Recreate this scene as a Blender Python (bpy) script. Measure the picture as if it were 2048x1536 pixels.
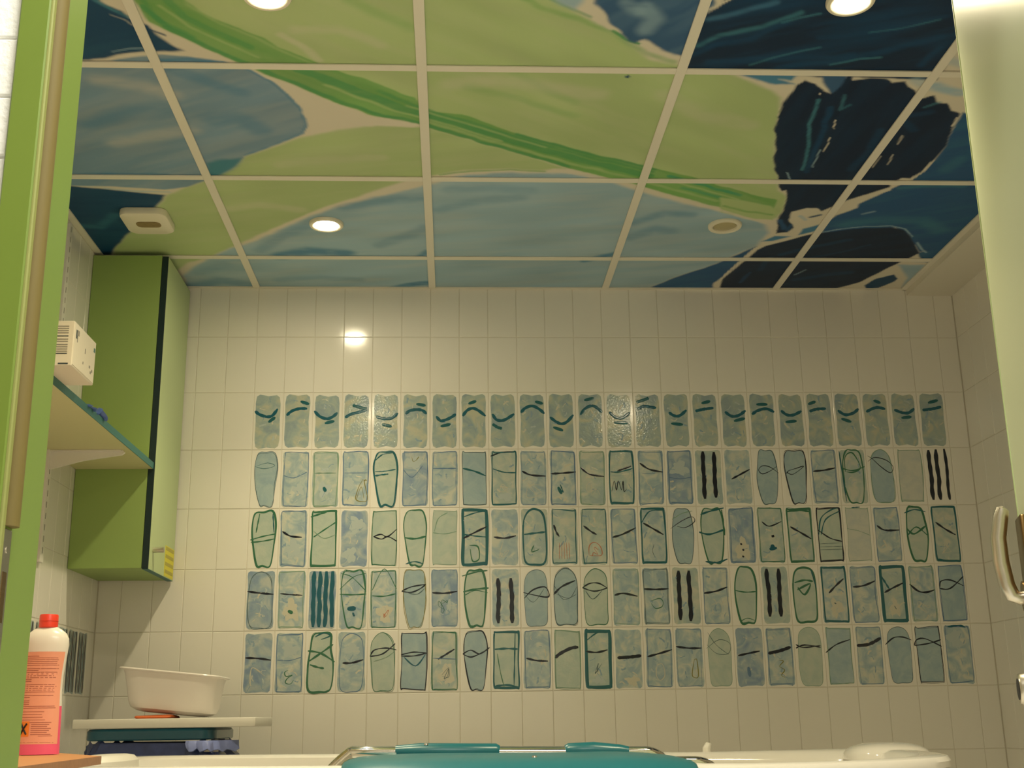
import bpy, bmesh, math, random
import numpy as np
from mathutils import Matrix, Vector

random.seed(7)
for o in list(bpy.data.objects):
    bpy.data.objects.remove(o)
S = bpy.context.scene
C = S.collection
PI = math.pi

# ---------------------------------------------------------------- camera
cam_data = bpy.data.cameras.new('camera')
cam_data.sensor_width = 36.0
cam_data.lens = 2415.49 * 36.0 / 2048.0
cam_data.clip_start = 0.02
cam = bpy.data.objects.new('camera', cam_data)
C.objects.link(cam)
cam.matrix_world = (Matrix.Translation((0.6762, -4.0157, 0.8045)) @ Matrix.Rotation(-0.0511, 4, 'Z')
                    @ Matrix.Rotation(PI / 2 + 0.2730, 4, 'X') @ Matrix.Rotation(-0.0149, 4, 'Z'))
S.camera = cam

# ---------------------------------------------------------------- world, exposure
wd = bpy.data.worlds.new('world')
S.world = wd
wd.use_nodes = True
wd.node_tree.nodes['Background'].inputs[0].default_value = (0.9, 0.85, 0.7, 1)
wd.node_tree.nodes['Background'].inputs[1].default_value = 0.02
S.view_settings.view_transform = 'Standard'
S.view_settings.look = 'None'
S.view_settings.gamma = 1.0
S.view_settings.use_curve_mapping = False
S.view_settings.exposure = -0.13
LAMP_W = 60.0            # each lit halogen downlight
LAMP_COL = (1.0, 0.86, 0.54)
HALL_W = 66.0            # hall luminaire behind the photographer
HALL_COL = (1.0, 0.97, 0.86)

H = 2.2793               # ceiling height
XL, XR = -0.475, 2.47    # room side walls
YF = -2.87               # room side of the door wall

# ---------------------------------------------------------------- materials
MATS = {}
def mat(name, col, rough=0.5, metal=0.0, spec=0.5, var=0.0, vscale=8.0, bump=0.0, bscale=60.0, emit=None, coat=0.0, trans=0.0, sss=0.0):
    if name in MATS: return MATS[name]
    m = bpy.data.materials.new(name); m.use_nodes = True
    nt = m.node_tree; b = nt.nodes['Principled BSDF']
    b.inputs['Base Color'].default_value = (*col, 1)
    b.inputs['Roughness'].default_value = rough
    b.inputs['Metallic'].default_value = metal
    b.inputs['Specular IOR Level'].default_value = spec
    b.inputs['Coat Weight'].default_value = coat
    b.inputs['Coat Roughness'].default_value = 0.05
    b.inputs['Transmission Weight'].default_value = trans
    if var or bump:
        geo = nt.nodes.new('ShaderNodeNewGeometry')
    if var:
        n = nt.nodes.new('ShaderNodeTexNoise'); n.inputs['Scale'].default_value = vscale; n.inputs['Detail'].default_value = 4
        nt.links.new(geo.outputs['Position'], n.inputs['Vector'])
        mx = nt.nodes.new('ShaderNodeMix'); mx.data_type = 'RGBA'
        mx.inputs['A'].default_value = (*[c * (1 - var) for c in col], 1)
        mx.inputs['B'].default_value = (*[min(1, c * (1 + var)) for c in col], 1)
        nt.links.new(n.outputs['Fac'], mx.inputs['Factor'])
        nt.links.new(mx.outputs['Result'], b.inputs['Base Color'])
    if bump:
        n2 = nt.nodes.new('ShaderNodeTexNoise'); n2.inputs['Scale'].default_value = bscale; n2.inputs['Detail'].default_value = 3
        nt.links.new(geo.outputs['Position'], n2.inputs['Vector'])
        bp = nt.nodes.new('ShaderNodeBump'); bp.inputs['Strength'].default_value = bump; bp.inputs['Distance'].default_value = 0.002
        nt.links.new(n2.outputs['Fac'], bp.inputs['Height'])
        nt.links.new(bp.outputs['Normal'], b.inputs['Normal'])
    if emit:
        b.inputs['Emission Color'].default_value = (*emit[:3], 1)
        b.inputs['Emission Strength'].default_value = emit[3]
    MATS[name] = m
    return m

def glaze(name, cols, scale, contrast, bump=0.35):
    """hand-painted ceramic glaze: three pigments mixed by distorted noise"""
    m = bpy.data.materials.new(name); m.use_nodes = True
    nt = m.node_tree; b = nt.nodes['Principled BSDF']
    geo = nt.nodes.new('ShaderNodeNewGeometry')
    n = nt.nodes.new('ShaderNodeTexNoise'); n.inputs['Scale'].default_value = scale; n.inputs['Detail'].default_value = 3
    n.inputs['Distortion'].default_value = 1.2
    nt.links.new(geo.outputs['Position'], n.inputs['Vector'])
    r = nt.nodes.new('ShaderNodeValToRGB')
    r.color_ramp.elements[0].position = 0.5 - contrast; r.color_ramp.elements[0].color = (*cols[0], 1)
    r.color_ramp.elements[1].position = 0.5 + contrast; r.color_ramp.elements[1].color = (*cols[2], 1)
    e = r.color_ramp.elements.new(0.5); e.color = (*cols[1], 1)
    nt.links.new(n.outputs['Fac'], r.inputs['Fac'])
    nt.links.new(r.outputs['Color'], b.inputs['Base Color'])
    b.inputs['Roughness'].default_value = 0.12
    n2 = nt.nodes.new('ShaderNodeTexNoise'); n2.inputs['Scale'].default_value = 150; n2.inputs['Detail'].default_value = 2
    nt.links.new(geo.outputs['Position'], n2.inputs['Vector'])
    bp = nt.nodes.new('ShaderNodeBump'); bp.inputs['Strength'].default_value = bump; bp.inputs['Distance'].default_value = 0.001
    nt.links.new(n2.outputs['Fac'], bp.inputs['Height']); nt.links.new(bp.outputs['Normal'], b.inputs['Normal'])
    MATS[name] = m
    return m

M_TILE = mat('white_tile_glaze', (0.84, 0.81, 0.74), 0.13, var=0.03, vscale=3, bump=0.04, bscale=25)
M_GROUT = mat('grout', (0.70, 0.66, 0.56), 0.9)
M_PLASTER = mat('plaster_white', (0.74, 0.70, 0.60), 0.8, bump=0.1, bscale=200)
M_TBAR = mat('white_enamel_bar', (0.80, 0.76, 0.66), 0.45)
M_WHITE = mat('white_plastic', (0.80, 0.77, 0.70), 0.35)
M_CREAM = mat('cream_plastic', (0.80, 0.75, 0.60), 0.4)
M_GREEN = mat('cabinet_green', (0.305, 0.435, 0.125), 0.5, var=0.04, vscale=5)
M_LGREEN = mat('door_pale_green', (0.50, 0.61, 0.31), 0.42)
M_TEAL_EDGE = mat('teal_edge', (0.03, 0.15, 0.14), 0.5)
M_DARK_TEAL = mat('dark_teal_edge', (0.004, 0.022, 0.024), 0.5)
M_FRAME = mat('door_frame_green', (0.145, 0.215, 0.024), 0.5, var=0.05, vscale=6)
M_FRAME_L = mat('door_frame_green_gloss', (0.19, 0.275, 0.055), 0.3, var=0.04, vscale=6)
M_GASKET = mat('olive_rubber', (0.15, 0.112, 0.025), 0.7)
M_PALE = mat('pale_green_line', (0.25, 0.27, 0.075), 0.6)
M_LEAF = mat('door_leaf_pale_green', (0.62, 0.68, 0.47), 0.32, bump=0.05, bscale=90)
M_STEEL = mat('brushed_steel', (0.62, 0.58, 0.50), 0.28, metal=1.0)
M_CHROME = mat('chrome', (0.85, 0.82, 0.78), 0.08, metal=1.0)
M_DARK = mat('dark_hole', (0.01, 0.01, 0.01), 0.8)
M_BROWN_REFL = mat('brown_reflection_metal', (0.26, 0.16, 0.06), 0.25, metal=0.9)  # brown reflection on the lock plates, put into the metal's base colour
M_BATH = mat('bath_acrylic', (0.82, 0.79, 0.74), 0.12, coat=0.5)
M_TEAL = mat('teal_moulded_plastic', (0.012, 0.135, 0.165), 0.3, var=0.06, vscale=20)
M_TEAL_D = mat('teal_bin_plastic', (0.010, 0.085, 0.135), 0.22)
M_BAG = mat('blue_bag', (0.035, 0.055, 0.18), 0.3, var=0.5, vscale=30, bump=0.3, bscale=80)
M_BAG_L = mat('light_blue_liner', (0.24, 0.29, 0.62), 0.35, var=0.3, vscale=40)
M_WOOD = mat('orange_wood', (0.50, 0.22, 0.08), 0.45, var=0.1, vscale=20)
M_WOOD_E = mat('wood_edge', (0.30, 0.14, 0.06), 0.6, var=0.3, vscale=90)
M_FLOOR = mat('floor_vinyl', (0.76, 0.74, 0.69), 0.5, var=0.15, vscale=30)
M_BRICK = mat('white_painted_brick', (0.92, 0.92, 0.89), 0.7, bump=0.6, bscale=160)
M_CARD = mat('white_carton', (0.80, 0.73, 0.60), 0.6)
M_PRINT = mat('grey_print', (0.28, 0.26, 0.22), 0.7)
M_PRINT_D = mat('dark_print', (0.04, 0.06, 0.07), 0.7)
M_RED = mat('red_cap', (0.75, 0.05, 0.02), 0.35)
M_MILK = mat('milky_plastic', (0.74, 0.68, 0.58), 0.28)
M_LABEL = mat('salmon_label', (0.80, 0.33, 0.20), 0.45)
M_LABEL_D = mat('label_print', (0.35, 0.09, 0.05), 0.6)
M_PINK = mat('pink_liquid', (0.80, 0.10, 0.19), 0.25)
M_ORANGE = mat('orange_hazard', (0.85, 0.22, 0.02), 0.5)
M_YELLOW = mat('yellow_sticker', (0.72, 0.66, 0.03), 0.5)
M_YELLOW_D = mat('yellow_sticker_print', (0.45, 0.40, 0.05), 0.5)
M_BLUEP = mat('blue_plastic_film', (0.10, 0.17, 0.48), 0.3)
M_LENS = mat('unlit_lamp_glass', (0.45, 0.40, 0.22), 0.3, bump=0.5, bscale=120)
M_GRILLE = mat('sensor_grille', (0.26, 0.19, 0.08), 0.6, var=0.4, vscale=120)
M_LIT = mat('lit_halogen', (1, 1, 1), 0.5, emit=(1.0, 0.86, 0.58, 330.0))
M_HALL = mat('lit_diffuser', (1, 1, 1), 0.5, emit=(1.0, 0.98, 0.92, 6.0))
M_PLENUM = mat('plenum', (0.05, 0.05, 0.045), 0.9)

# ---------------------------------------------------------------- helpers
def obj(name, me, parent=None, loc=(0, 0, 0), rot=None, m=None):
    o = bpy.data.objects.new(name, me)
    C.objects.link(o)
    o.location = loc
    if rot: o.rotation_euler = rot
    if m is not None and not me.materials: me.materials.append(m)
    if parent is not None:
        o.parent = parent
    return o

def root(name, loc, label=None, cat=None, group=None, kind=None):
    o = bpy.data.objects.new(name, None)
    o.empty_display_size = 0.05
    C.objects.link(o); o.location = loc
    tag(o, label, cat, group, kind)
    return o

def tag(o, label=None, cat=None, group=None, kind=None):
    if label: o['label'] = label
    if cat: o['category'] = cat
    if group: o['group'] = group
    if kind: o['kind'] = kind
    return o

class G:
    """collects geometry in world coordinates"""
    def __init__(s): s.v = []; s.f = []
    def add(s, v, f):
        k = len(s.v); s.v += [tuple(p) for p in v]; s.f += [tuple(i + k for i in q) for q in f]; return s
    def box(s, a, b, bev=0.0, seg=2):
        bm = bmesh.new(); bmesh.ops.create_cube(bm, size=1)
        for v in bm.verts:
            v.co = Vector([(a[i] + b[i]) / 2 + v.co[i] * (b[i] - a[i]) for i in range(3)])
        if bev: bmesh.ops.bevel(bm, geom=bm.edges[:], offset=bev, segments=seg, profile=0.5, affect='EDGES')
        bm.verts.index_update()
        s.add([v.co[:] for v in bm.verts], [[v.index for v in f.verts] for f in bm.faces]); bm.free(); return s
    def loft(s, rings, cap0=True, cap1=True, closed=True):
        n = len(rings[0]); k = len(s.v)
        for r in rings: s.v += [tuple(p) for p in r]
        for i in range(len(rings) - 1):
            for j in range(n if closed else n - 1):
                a = k + i * n + j; b = k + i * n + (j + 1) % n
                s.f.append((a, b, b + n, a + n))
        if cap0: s.f.append(tuple(k + j for j in range(n))[::-1])
        if cap1: s.f.append(tuple(k + (len(rings) - 1) * n + j for j in range(n)))
        return s
    def lathe(s, c, prof, n=32, sx=1.0, sy=1.0):
        return s.loft([[(c[0] + r * sx * math.cos(2 * PI * j / n), c[1] + r * sy * math.sin(2 * PI * j / n), c[2] + z) for j in range(n)] for r, z in prof])
    def tube(s, pts, r, n=12, cap=True):
        pts = [Vector(p) for p in pts]; rings = []
        rr = r if isinstance(r, (list, tuple)) else [r] * len(pts)
        up = None
        for i, p in enumerate(pts):
            t = (pts[min(i + 1, len(pts) - 1)] - pts[max(i - 1, 0)]).normalized()
            if up is None:
                up = Vector((0, 0, 1)) if abs(t.z) < 0.9 else Vector((1, 0, 0))
            x = t.cross(up).normalized(); y = x.cross(t).normalized(); up = y
            rings.append([p + (x * math.cos(2 * PI * j / n) + y * math.sin(2 * PI * j / n)) * rr[i] for j in range(n)])
        return s.loft(rings, cap, cap)
    def prism(s, poly, z0, z1):
        return s.loft([[(x, y, z0) for x, y in poly], [(x, y, z1) for x, y in poly]])
    def build(s, name, m, parent=None, smooth=False, kind=None):
        me = bpy.data.meshes.new(name)
        off = Vector(parent_world(parent)) if parent is not None else Vector((0, 0, 0))
        if parent is None and s.v:
            a = np.array(s.v); lo = a.min(0); hi = a.max(0)
            off = Vector(((lo[0] + hi[0]) / 2, (lo[1] + hi[1]) / 2, lo[2]))
        me.from_pydata([(x - off.x, y - off.y, z - off.z) for x, y, z in s.v], [], s.f)
        bm = bmesh.new(); bm.from_mesh(me); bmesh.ops.recalc_face_normals(bm, faces=bm.faces[:]); bm.to_mesh(me); bm.free()
        me.materials.append(m)
        if smooth:
            for p in me.polygons: p.use_smooth = True
            try: me.set_sharp_from_angle(angle=math.radians(38))
            except Exception: pass
        o = obj(name, me, parent, off if parent is None else (0, 0, 0))
        if kind: o['kind'] = kind
        return o

def parent_world(o):
    p = Vector((0, 0, 0))
    while o is not None:
        p += o.location; o = o.parent
    return p

def sup(cx, cy, a, b, n, z, N=64, e=None):
    """superellipse ring"""
    r = []
    for j in range(N):
        t = 2 * PI * j / N; c, s_ = math.cos(t), math.sin(t)
        r.append((cx + a * math.copysign(abs(c) ** (2 / n), c), cy + b * math.copysign(abs(s_) ** (2 / n), s_), z))
    return r

def rrect(cx, cy, a, b, r, k=6):
    out = []
    for qx, qy, t0 in ((1, 1, 0), (-1, 1, 90), (-1, -1, 180), (1, -1, 270)):
        for i in range(k + 1):
            t = math.radians(t0 + 90 * i / k)
            out.append((cx + qx * (a - r) + r * math.cos(t), cy + qy * (b - r) + r * math.sin(t)))
    return out

# ================================================================ SETTING
# ---- floors
tag(G().box((XL - 0.1, YF, -0.1), (XR + 0.1, 0.1, 0)).build('floor', M_FLOOR), kind='structure')
tag(G().box((-2.0, -6.0, -0.1), (3.4, YF, 0)).build('floor_hall', M_FLOOR), kind='structure')

# ---- wall slabs (grout side); tiles are their children
wall_back = tag(G().box((XL - 0.1, 0.0018, 0), (XR + 0.1, 0.1, H + 0.12)).build('wall_back', M_GROUT), kind='structure')
wall_left = tag(G().box((XL - 0.1, YF, 0), (XL - 0.0018, 0.003, H + 0.12)).build('wall_left', M_GROUT), kind='structure')
wall_right = tag(G().box((XR + 0.0018, YF, 0), (XR + 0.1, 0.003, H + 0.12)).build('wall_right', M_GROUT), kind='structure')

TILE_MESH = {}
def tile_mesh(w, h):
    k = (round(w, 4), round(h, 4))
    if k not in TILE_MESH:
        g = G(); a, b = w / 2, h / 2; e = 0.0013
        g.add([(-a, .007, -b), (a, .007, -b), (a, .007, b), (-a, .007, b),
               (-a, e, -b), (a, e, -b), (a, e, b), (-a, e, b),
               (-a + e, 0, -b + e), (a - e, 0, -b + e), (a - e, 0, b - e), (-a + e, 0, b - e)],
              [(8, 9, 10, 11), (4, 5, 9, 8), (5, 6, 10, 9), (6, 7, 11, 10), (7, 4, 8, 11),
               (0, 1, 5, 4), (1, 2, 6, 5), (2, 3, 7, 6), (3, 0, 4, 7)])
        me = bpy.data.meshes.new('tile')
        me.from_pydata(g.v, [], g.f)
        me.materials.append(M_TILE)
        TILE_MESH[k] = me
    return TILE_MESH[k]

GAP = 0.0015
ROWS = [(0.5 + 0.2 * i, 0.7 + 0.2 * i) for i in range(8)] + [(2.1, H)]
def cols(edges): return list(zip(edges[:-1], edges[1:]))
TILES = {}
def lay(wall, side, cs, rows):
    off = parent_world(wall)
    for ci, (c0, c1) in enumerate(cs):
        for ri, (z0, z1) in enumerate(rows):
            cm = (c0 + c1) / 2; zm = (z0 + z1) / 2
            me = tile_mesh(abs(c1 - c0) - GAP, z1 - z0 - GAP)
            if side == 'back': p = Vector((cm, 0, zm)); rz = 0
            elif side == 'left': p = Vector((XL, cm, zm)); rz = PI / 2
            else: p = Vector((XR, cm, zm)); rz = -PI / 2
            o = obj('tile', me, wall, p - off, (random.uniform(-.0035, .0035), 0, rz + random.uniform(-.0035, .0035)))
            TILES[(side, ci, ri)] = o
lay(wall_back, 'back', cols([XL + .001] + [round(-0.4 + 0.1 * i, 3) for i in range(29)] + [XR - .001]), ROWS)
lay(wall_left, 'left', cols([-0.001] + [round(-0.07 - 0.1 * i, 3) for i in range(17)]), ROWS)
lay(wall_right, 'right', cols([-0.001] + [round(-0.1 - 0.1 * i, 3) for i in range(16)]), ROWS)

# ---- door wall: white painted brick towards the hall
g = G()
g.box((-2.0, -2.965, 0), (0.262, YF, 2.7)); g.box((1.375, -2.965, 0), (3.4, YF, 2.7)); g.box((0.262, -2.965, 2.09), (1.375, YF, 2.7))
wall_front = tag(g.build('wall_front', M_BRICK), kind='structure')
off = parent_world(wall_front)
BR = {}
for c in range(36):
    z0 = 0.0 + 0.0625 * c + 0.0375
    x1 = 0.262 - (0.0 if c % 2 else 0.0)
    first = 0.215 if c % 2 else 0.105
    x = x1
    w = first
    for i in range(4):
        x0 = max(x - w, -0.6)
        k = round(w, 3)
        if k not in BR:
            q = G().box((-w / 2 + .0012, 0, -.0300), (w / 2 - .0012, .012, .0300), 0.0015, 1)
            me = bpy.data.meshes.new('brick'); me.from_pydata(q.v, [], q.f); me.materials.append(M_BRICK); BR[k] = me
        obj('brick', BR[k], wall_front, Vector(((x - w / 2), -2.968 + random.uniform(-.0007, .0007), z0)) - off)
        x -= w; w = 0.215

# ---- hall shell
tag(G().box((-2.0, -6.0, 2.7), (3.4, YF, 2.8)).build('ceiling_hall', M_PLASTER), kind='structure')
tag(G().box((-2.1, -6.0, 0), (-2.0, YF, 2.7)).build('wall_hall_left', M_PLASTER), kind='structure')
tag(G().box((3.4, -6.0, 0), (3.5, YF, 2.7)).build('wall_hall_right', M_PLASTER), kind='structure')
tag(G().box((-2.1, -6.1, 0), (3.5, -6.0, 2.7)).build('wall_hall_back', M_PLASTER), kind='structure')

# ---- ceiling: painted panels in a white grid
PIG = dict(cream=(.72, .67, .56), lgreen=(.46, .59, .28), green=(.20, .44, .13), dgreen=(.075, .33, .12), tgreen=(.05, .36, .20),
           lblue=(.35, .52, .63), blue2=(.21, .34, .47), mblue=(.075, .24, .42), mteal=(.06, .24, .33), dteal=(.008, .06, .15),
           blue3=(.045, .12, .25), blue4=(.022, .10, .25), navy=(.006, .020, .056), navy2=(.008, .026, .066))
PAINT = [
 ["p","lgreen",10,3,0.5,-25,[36,-2111,673,-2129,866,-1805,954,-1714,1053,-1626,1136,-1533,1198,-1512,1259,-1502,1326,-1483,1400,-1436,1459,-1396,1489,-1362,1510,-1276,1517,-1212,1547,-1081,1597,-911,1622,-828,1659,-783,1675,-705,1673,-626,1652,-618,1588,-633,1483,-702,1320,-785,1236,-842,1101,-909,979,-971,858,-1045,740,-1113,616,-1189,584,-1215,462,-1260,372,-1331,308,-1391,258,-1432,241,-1445,178,-1504,112,-1569,58,-1621,16,-1665,5,-1746,-9,-1949]],
 ["p","lgreen",9,3,0.5,10,[583,-1193,483,-1197,382,-1173,276,-1124,176,-1056,120,-1017,73,-943,19,-894,-35,-848,-77,-821,-145,-762,-224,-640,-333,-474,-409,-342,-449,-209,-259,-142,-198,-234,-110,-289,-46,-354,40,-443,179,-575,278,-670,401,-764,488,-830,545,-871,615,-904,711,-944,808,-952,920,-945,989,-958,858,-1045,740,-1113,616,-1189]],
 ["p","lblue",12,4,0.7,8,[33,-402,141,-512,242,-614,337,-685,457,-758,587,-832,716,-916,840,-927,983,-927,1083,-906,1244,-794,1326,-750,1456,-687,1540,-643,1648,-580,1675,-508,1665,-446,1663,-387,1626,-343,1590,-285,1566,-239,1470,-134,1400,-39,1369,2,1379,123,-302,134,-246,-16,-242,-99,-194,-184,-111,-280,-34,-359]],
 ["l","mblue",40,60,0.9,0,[113,-295,216,-340,327,-324]],
 ["l","mblue",25,40,0.9,0,[438,24,528,-27,586,-48]],
 ["l","mblue",20,25,0.8,0,[566,-283,597,-344]],
 ["l","mblue",22,30,0.9,0,[1118,-262,1207,-325]],
 ["l","mblue",35,40,0.5,0,[1239,-586,1319,-663,1399,-645]],
 ["l","mblue",40,50,0.45,0,[1240,-466,1309,-536,1359,-520]],
 ["l","mblue",35,45,0.35,0,[639,-671,757,-745,874,-764]],
 ["l","mblue",35,45,0.3,0,[670,-813,784,-831,900,-816]],
 ["l","mblue",40,50,0.5,0,[358,-685,464,-733,582,-760]],
 ["l","mblue",35,45,0.4,0,[241,-560,135,-452,56,-347]],
 ["l","mblue",35,45,0.4,0,[445,-394,543,-478,592,-538]],
 ["l","mblue",45,60,0.5,0,[-240,4,-122,-71,-28,-22]],
 ["l","mblue",45,60,0.3,0,[-176,-142,-80,-213]],
 ["l","mblue",30,40,0.3,0,[83,-73,222,-98,357,-75]],
 ["l","lgreen",15,22,0.8,0,[-177,-257,-110,-310,-32,-388]],
 ["p","blue2",5,2,0.7,20,[-295,-1487,-124,-1499,-53,-1516,16,-1531,70,-1523,147,-1501,203,-1465,242,-1417,275,-1354,296,-1290,303,-1230,300,-1188,288,-1149,249,-1118,164,-1056,121,-1023,74,-949,19,-894,-28,-855,-77,-821,-143,-803,-198,-809,-293,-821,-512,-830]],
 ["l","mblue",6,9,0.75,0,[147,-1501,203,-1465,242,-1417,275,-1354,296,-1290,303,-1230,300,-1188,288,-1149,249,-1118,164,-1056,121,-1023]],
 ["p","mteal",12,5,0,0,[1,-975,49,-1000,112,-1011,81,-955,18,-888,-3,-888]],
 ["l","mblue",22,28,0.8,0,[-384,-887,-259,-896,-123,-892]],
 ["l","mblue",30,40,0.5,0,[29,-1463,100,-1407,163,-1361]],
 ["l","mblue",40,50,0.4,0,[-244,-1188,-124,-1268,-34,-1283]],
 ["l","mblue",45,60,0.5,0,[76,-1221,142,-1235,181,-1164]],
 ["l","cream",40,50,0.35,0,[-157,-1413,-58,-1387,-8,-1345]],
 ["l","cream",40,50,0.3,0,[-207,-1092,-93,-1136,1,-1160]],
 ["l","mblue",14,18,0.8,0,[4,-1504,74,-1510,151,-1495]],
 ["l","cream",8,10,0.9,0,[-145,-1497,-84,-1515,-34,-1532,35,-1540]],
 ["p","dteal",6,6,0.6,15,[-144,-1945,-61,-1816,-68,-1735,-30,-1701,-22,-1678,8,-1650,20,-1620,32,-1600,48,-1576,59,-1561,70,-1547,31,-1548,7,-1545,-25,-1543,-72,-1529,-160,-1503,-297,-1482]],
 ["l","cream",5,5,0.4,0,[-59,-1689,-32,-1670,-24,-1651]],
 ["l","mteal",9,10,0.8,0,[-78,-1744,-49,-1708,-23,-1682]],
 ["l","lblue",5,6,0.5,0,[-94,-1539,-51,-1555,-22,-1557]],
 ["l","dteal",6,7,0.8,0,[12,-1632,40,-1612]],
 ["p","dteal",6,3,0.5,0,[-511,-834,-398,-822,-314,-804,-211,-778,-151,-762,-224,-640,-333,-474,-409,-342,-453,-254,-571,-654]],
 ["l","lblue",7,8,0.6,0,[-311,-807,-217,-788,-133,-786]],
 ["l","mteal",25,30,0.4,0,[-473,-543,-403,-525,-332,-620]],
 ["p","green",4,4,0.9,-26,[146,-1953,106,-1767,138,-1703,211,-1639,258,-1601,285,-1565,356,-1513,415,-1460,463,-1436,518,-1390,585,-1346,618,-1279,703,-1262,829,-1174,1017,-1069,1206,-981,1240,-963,1293,-938,1370,-901,1435,-859,1582,-782,1634,-758,1652,-618,1588,-633,1483,-702,1320,-785,1236,-842,1101,-909,979,-971,858,-1045,740,-1113,616,-1189,584,-1215,462,-1260,372,-1331,308,-1391,258,-1432,241,-1445,178,-1504,112,-1569,58,-1621,16,-1665,5,-1746,-9,-1949]],
 ["l","dgreen",8,16,0.75,0,[16,-1722,57,-1634,121,-1572,188,-1506,260,-1442,336,-1378,415,-1309,502,-1253,595,-1215,688,-1154,785,-1095,887,-1035,993,-973]],
 ["l","dgreen",8,30,0.7,0,[318,-1471,392,-1413,470,-1351,550,-1291,635,-1243,725,-1189,819,-1130,916,-1074,1017,-1017,1122,-967,1230,-913]],
 ["l","dgreen",8,14,0.6,0,[497,-1373,575,-1310,656,-1257,745,-1208,836,-1148,931,-1094,1030,-1040,1132,-992,1237,-940]],
 ["l","lgreen",8,10,0.55,0,[372,-1401,450,-1337,533,-1278,621,-1233,712,-1177,807,-1118]],
 ["l","lgreen",8,9,0.5,0,[565,-1302,648,-1251,737,-1200,829,-1141,925,-1086]],
 ["l","lgreen",8,14,0.55,0,[610,-1225,702,-1167,798,-1108,898,-1050,1002,-989,1110,-936,1222,-881,1338,-812,1459,-748]],
 ["l","lgreen",8,10,0.4,0,[111,-1837,115,-1730,168,-1665,230,-1612,292,-1548,362,-1494]],
 ["l","dgreen",8,20,0.5,0,[65,-1777,96,-1682,157,-1625,221,-1565]],
 ["l","dgreen",8,14,0.5,0,[18,-1780,38,-1668,99,-1606]],
 ["l","lgreen",8,9,0.5,0,[55,-1725,100,-1646,164,-1587,229,-1523]],
 ["l","tgreen",8,16,0.8,0,[1291,-914,1403,-853,1519,-789]],
 ["l","tgreen",8,16,0.6,0,[1341,-839,1459,-775]],
 ["l","lgreen",8,8,0.7,0,[1287,-890,1401,-827,1520,-761]],
 ["l","dgreen",8,14,0.7,0,[846,-1159,940,-1106,1037,-1054,1138,-1007,1241,-956]],
 ["p","lgreen",6,3,0,0,[1486,-669,1590,-617,1662,-611,1670,-668,1627,-715,1527,-757,1463,-773]],
 ["l","green",8,12,0.7,0,[1488,-713,1577,-670,1652,-649]],
 ["l","cream",8,14,0.9,0,[1234,-818,1323,-768,1483,-684,1591,-614,1671,-576]],
 ["l","cream",8,10,0.8,0,[36,-422,144,-532,244,-632,340,-710,459,-785,570,-851]],
 ["l","cream",14,40,0.9,0,[320,-1265,392,-1227,466,-1213]],
 ["l","cream",12,18,0.8,0,[301,-1315,346,-1273,416,-1217,517,-1208,576,-1199]],
 ["l","cream",10,14,0.8,0,[962,-945,1035,-918,1103,-893]],
 ["l","green",7,9,0.7,0,[642,-911,725,-938,836,-946,935,-939]],
 ["l","cream",14,20,0.45,0,[294,-1619,333,-1578,371,-1515]],
 ["l","green",14,16,0.55,0,[787,-1803,865,-1740,956,-1694,1027,-1652,1119,-1565,1190,-1523]],
 ["l","dgreen",6,9,0.9,0,[1033,-1652,1065,-1621,1100,-1601]],
 ["l","dgreen",7,9,0.5,0,[867,-1787,918,-1747,977,-1705]],
 ["l","green",22,26,0.3,0,[707,-1397,805,-1363,908,-1302,987,-1260]],
 ["l","green",22,26,0.3,0,[825,-1469,902,-1389,981,-1329]],
 ["l","green",25,30,0.35,0,[460,-1758,520,-1703,583,-1656]],
 ["l","cream",25,30,0.3,0,[330,-1640,429,-1642,513,-1583]],
 ["l","cream",40,50,0.3,0,[671,-1408,790,-1434,1038,-1368]],
 ["l","cream",40,50,0.25,0,[1198,-1371,1305,-1272,1445,-1221]],
 ["l","cream",30,40,0.3,0,[1,-662,110,-700,223,-665]],
 ["l","cream",30,40,0.25,0,[205,-967,331,-999,481,-1017]],
 ["p","blue3",7,9,0.8,30,[883,-2135,972,-1843,977,-1771,977,-1749,1003,-1717,1020,-1690,1042,-1659,1047,-1641,1076,-1617,1096,-1605,1108,-1617,1133,-1593,1160,-1572,1184,-1558,1203,-1547,1234,-1740,1224,-2145]],
 ["l","lblue",30,40,0.5,0,[1091,-1746,1121,-1698,1105,-1658]],
 ["l","lblue",25,30,0.4,0,[1046,-1763,1078,-1726]],
 ["p","lblue",12,4,0.4,0,[673,-2129,865,-2135,957,-1807,954,-1763,941,-1733,907,-1751,849,-1822]],
 ["l","cream",8,14,0.9,0,[968,-1807,969,-1752,993,-1705,1028,-1664]],
 ["p","navy2",6,5,0.9,14,[1206,-2145,1271,-1815,1246,-1748,1223,-1711,1222,-1478,1843,-1457,1835,-1635,1689,-2158]],
 ["l","mteal",12.8,16,0.6,0,[1234,-1599,1277,-1642,1360,-1674,1433,-1735]],
 ["l","dteal",16.0,20,0.7,0,[1225,-1556,1274,-1600,1348,-1627,1410,-1696]],
 ["l","dteal",17.6,22,0.7,0,[1278,-1525,1369,-1542,1486,-1545,1599,-1561]],
 ["l","dteal",19.200000000000003,24,0.8,0,[1449,-1506,1561,-1531,1664,-1577,1779,-1644]],
 ["l","dteal",14.4,18,0.6,0,[1506,-1637,1613,-1660,1703,-1693,1759,-1724]],
 ["l","mteal",6.4,8,0.5,0,[1375,-1516,1435,-1557,1518,-1596]],
 ["l","mteal",6.4,8,0.6,0,[1564,-1520,1627,-1548,1672,-1556]],
 ["l","mteal",6.4,8,0.6,0,[1405,-1695,1438,-1716,1478,-1731]],
 ["l","mblue",14.4,18,0.5,0,[1242,-1701,1301,-1732,1368,-1771]],
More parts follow.
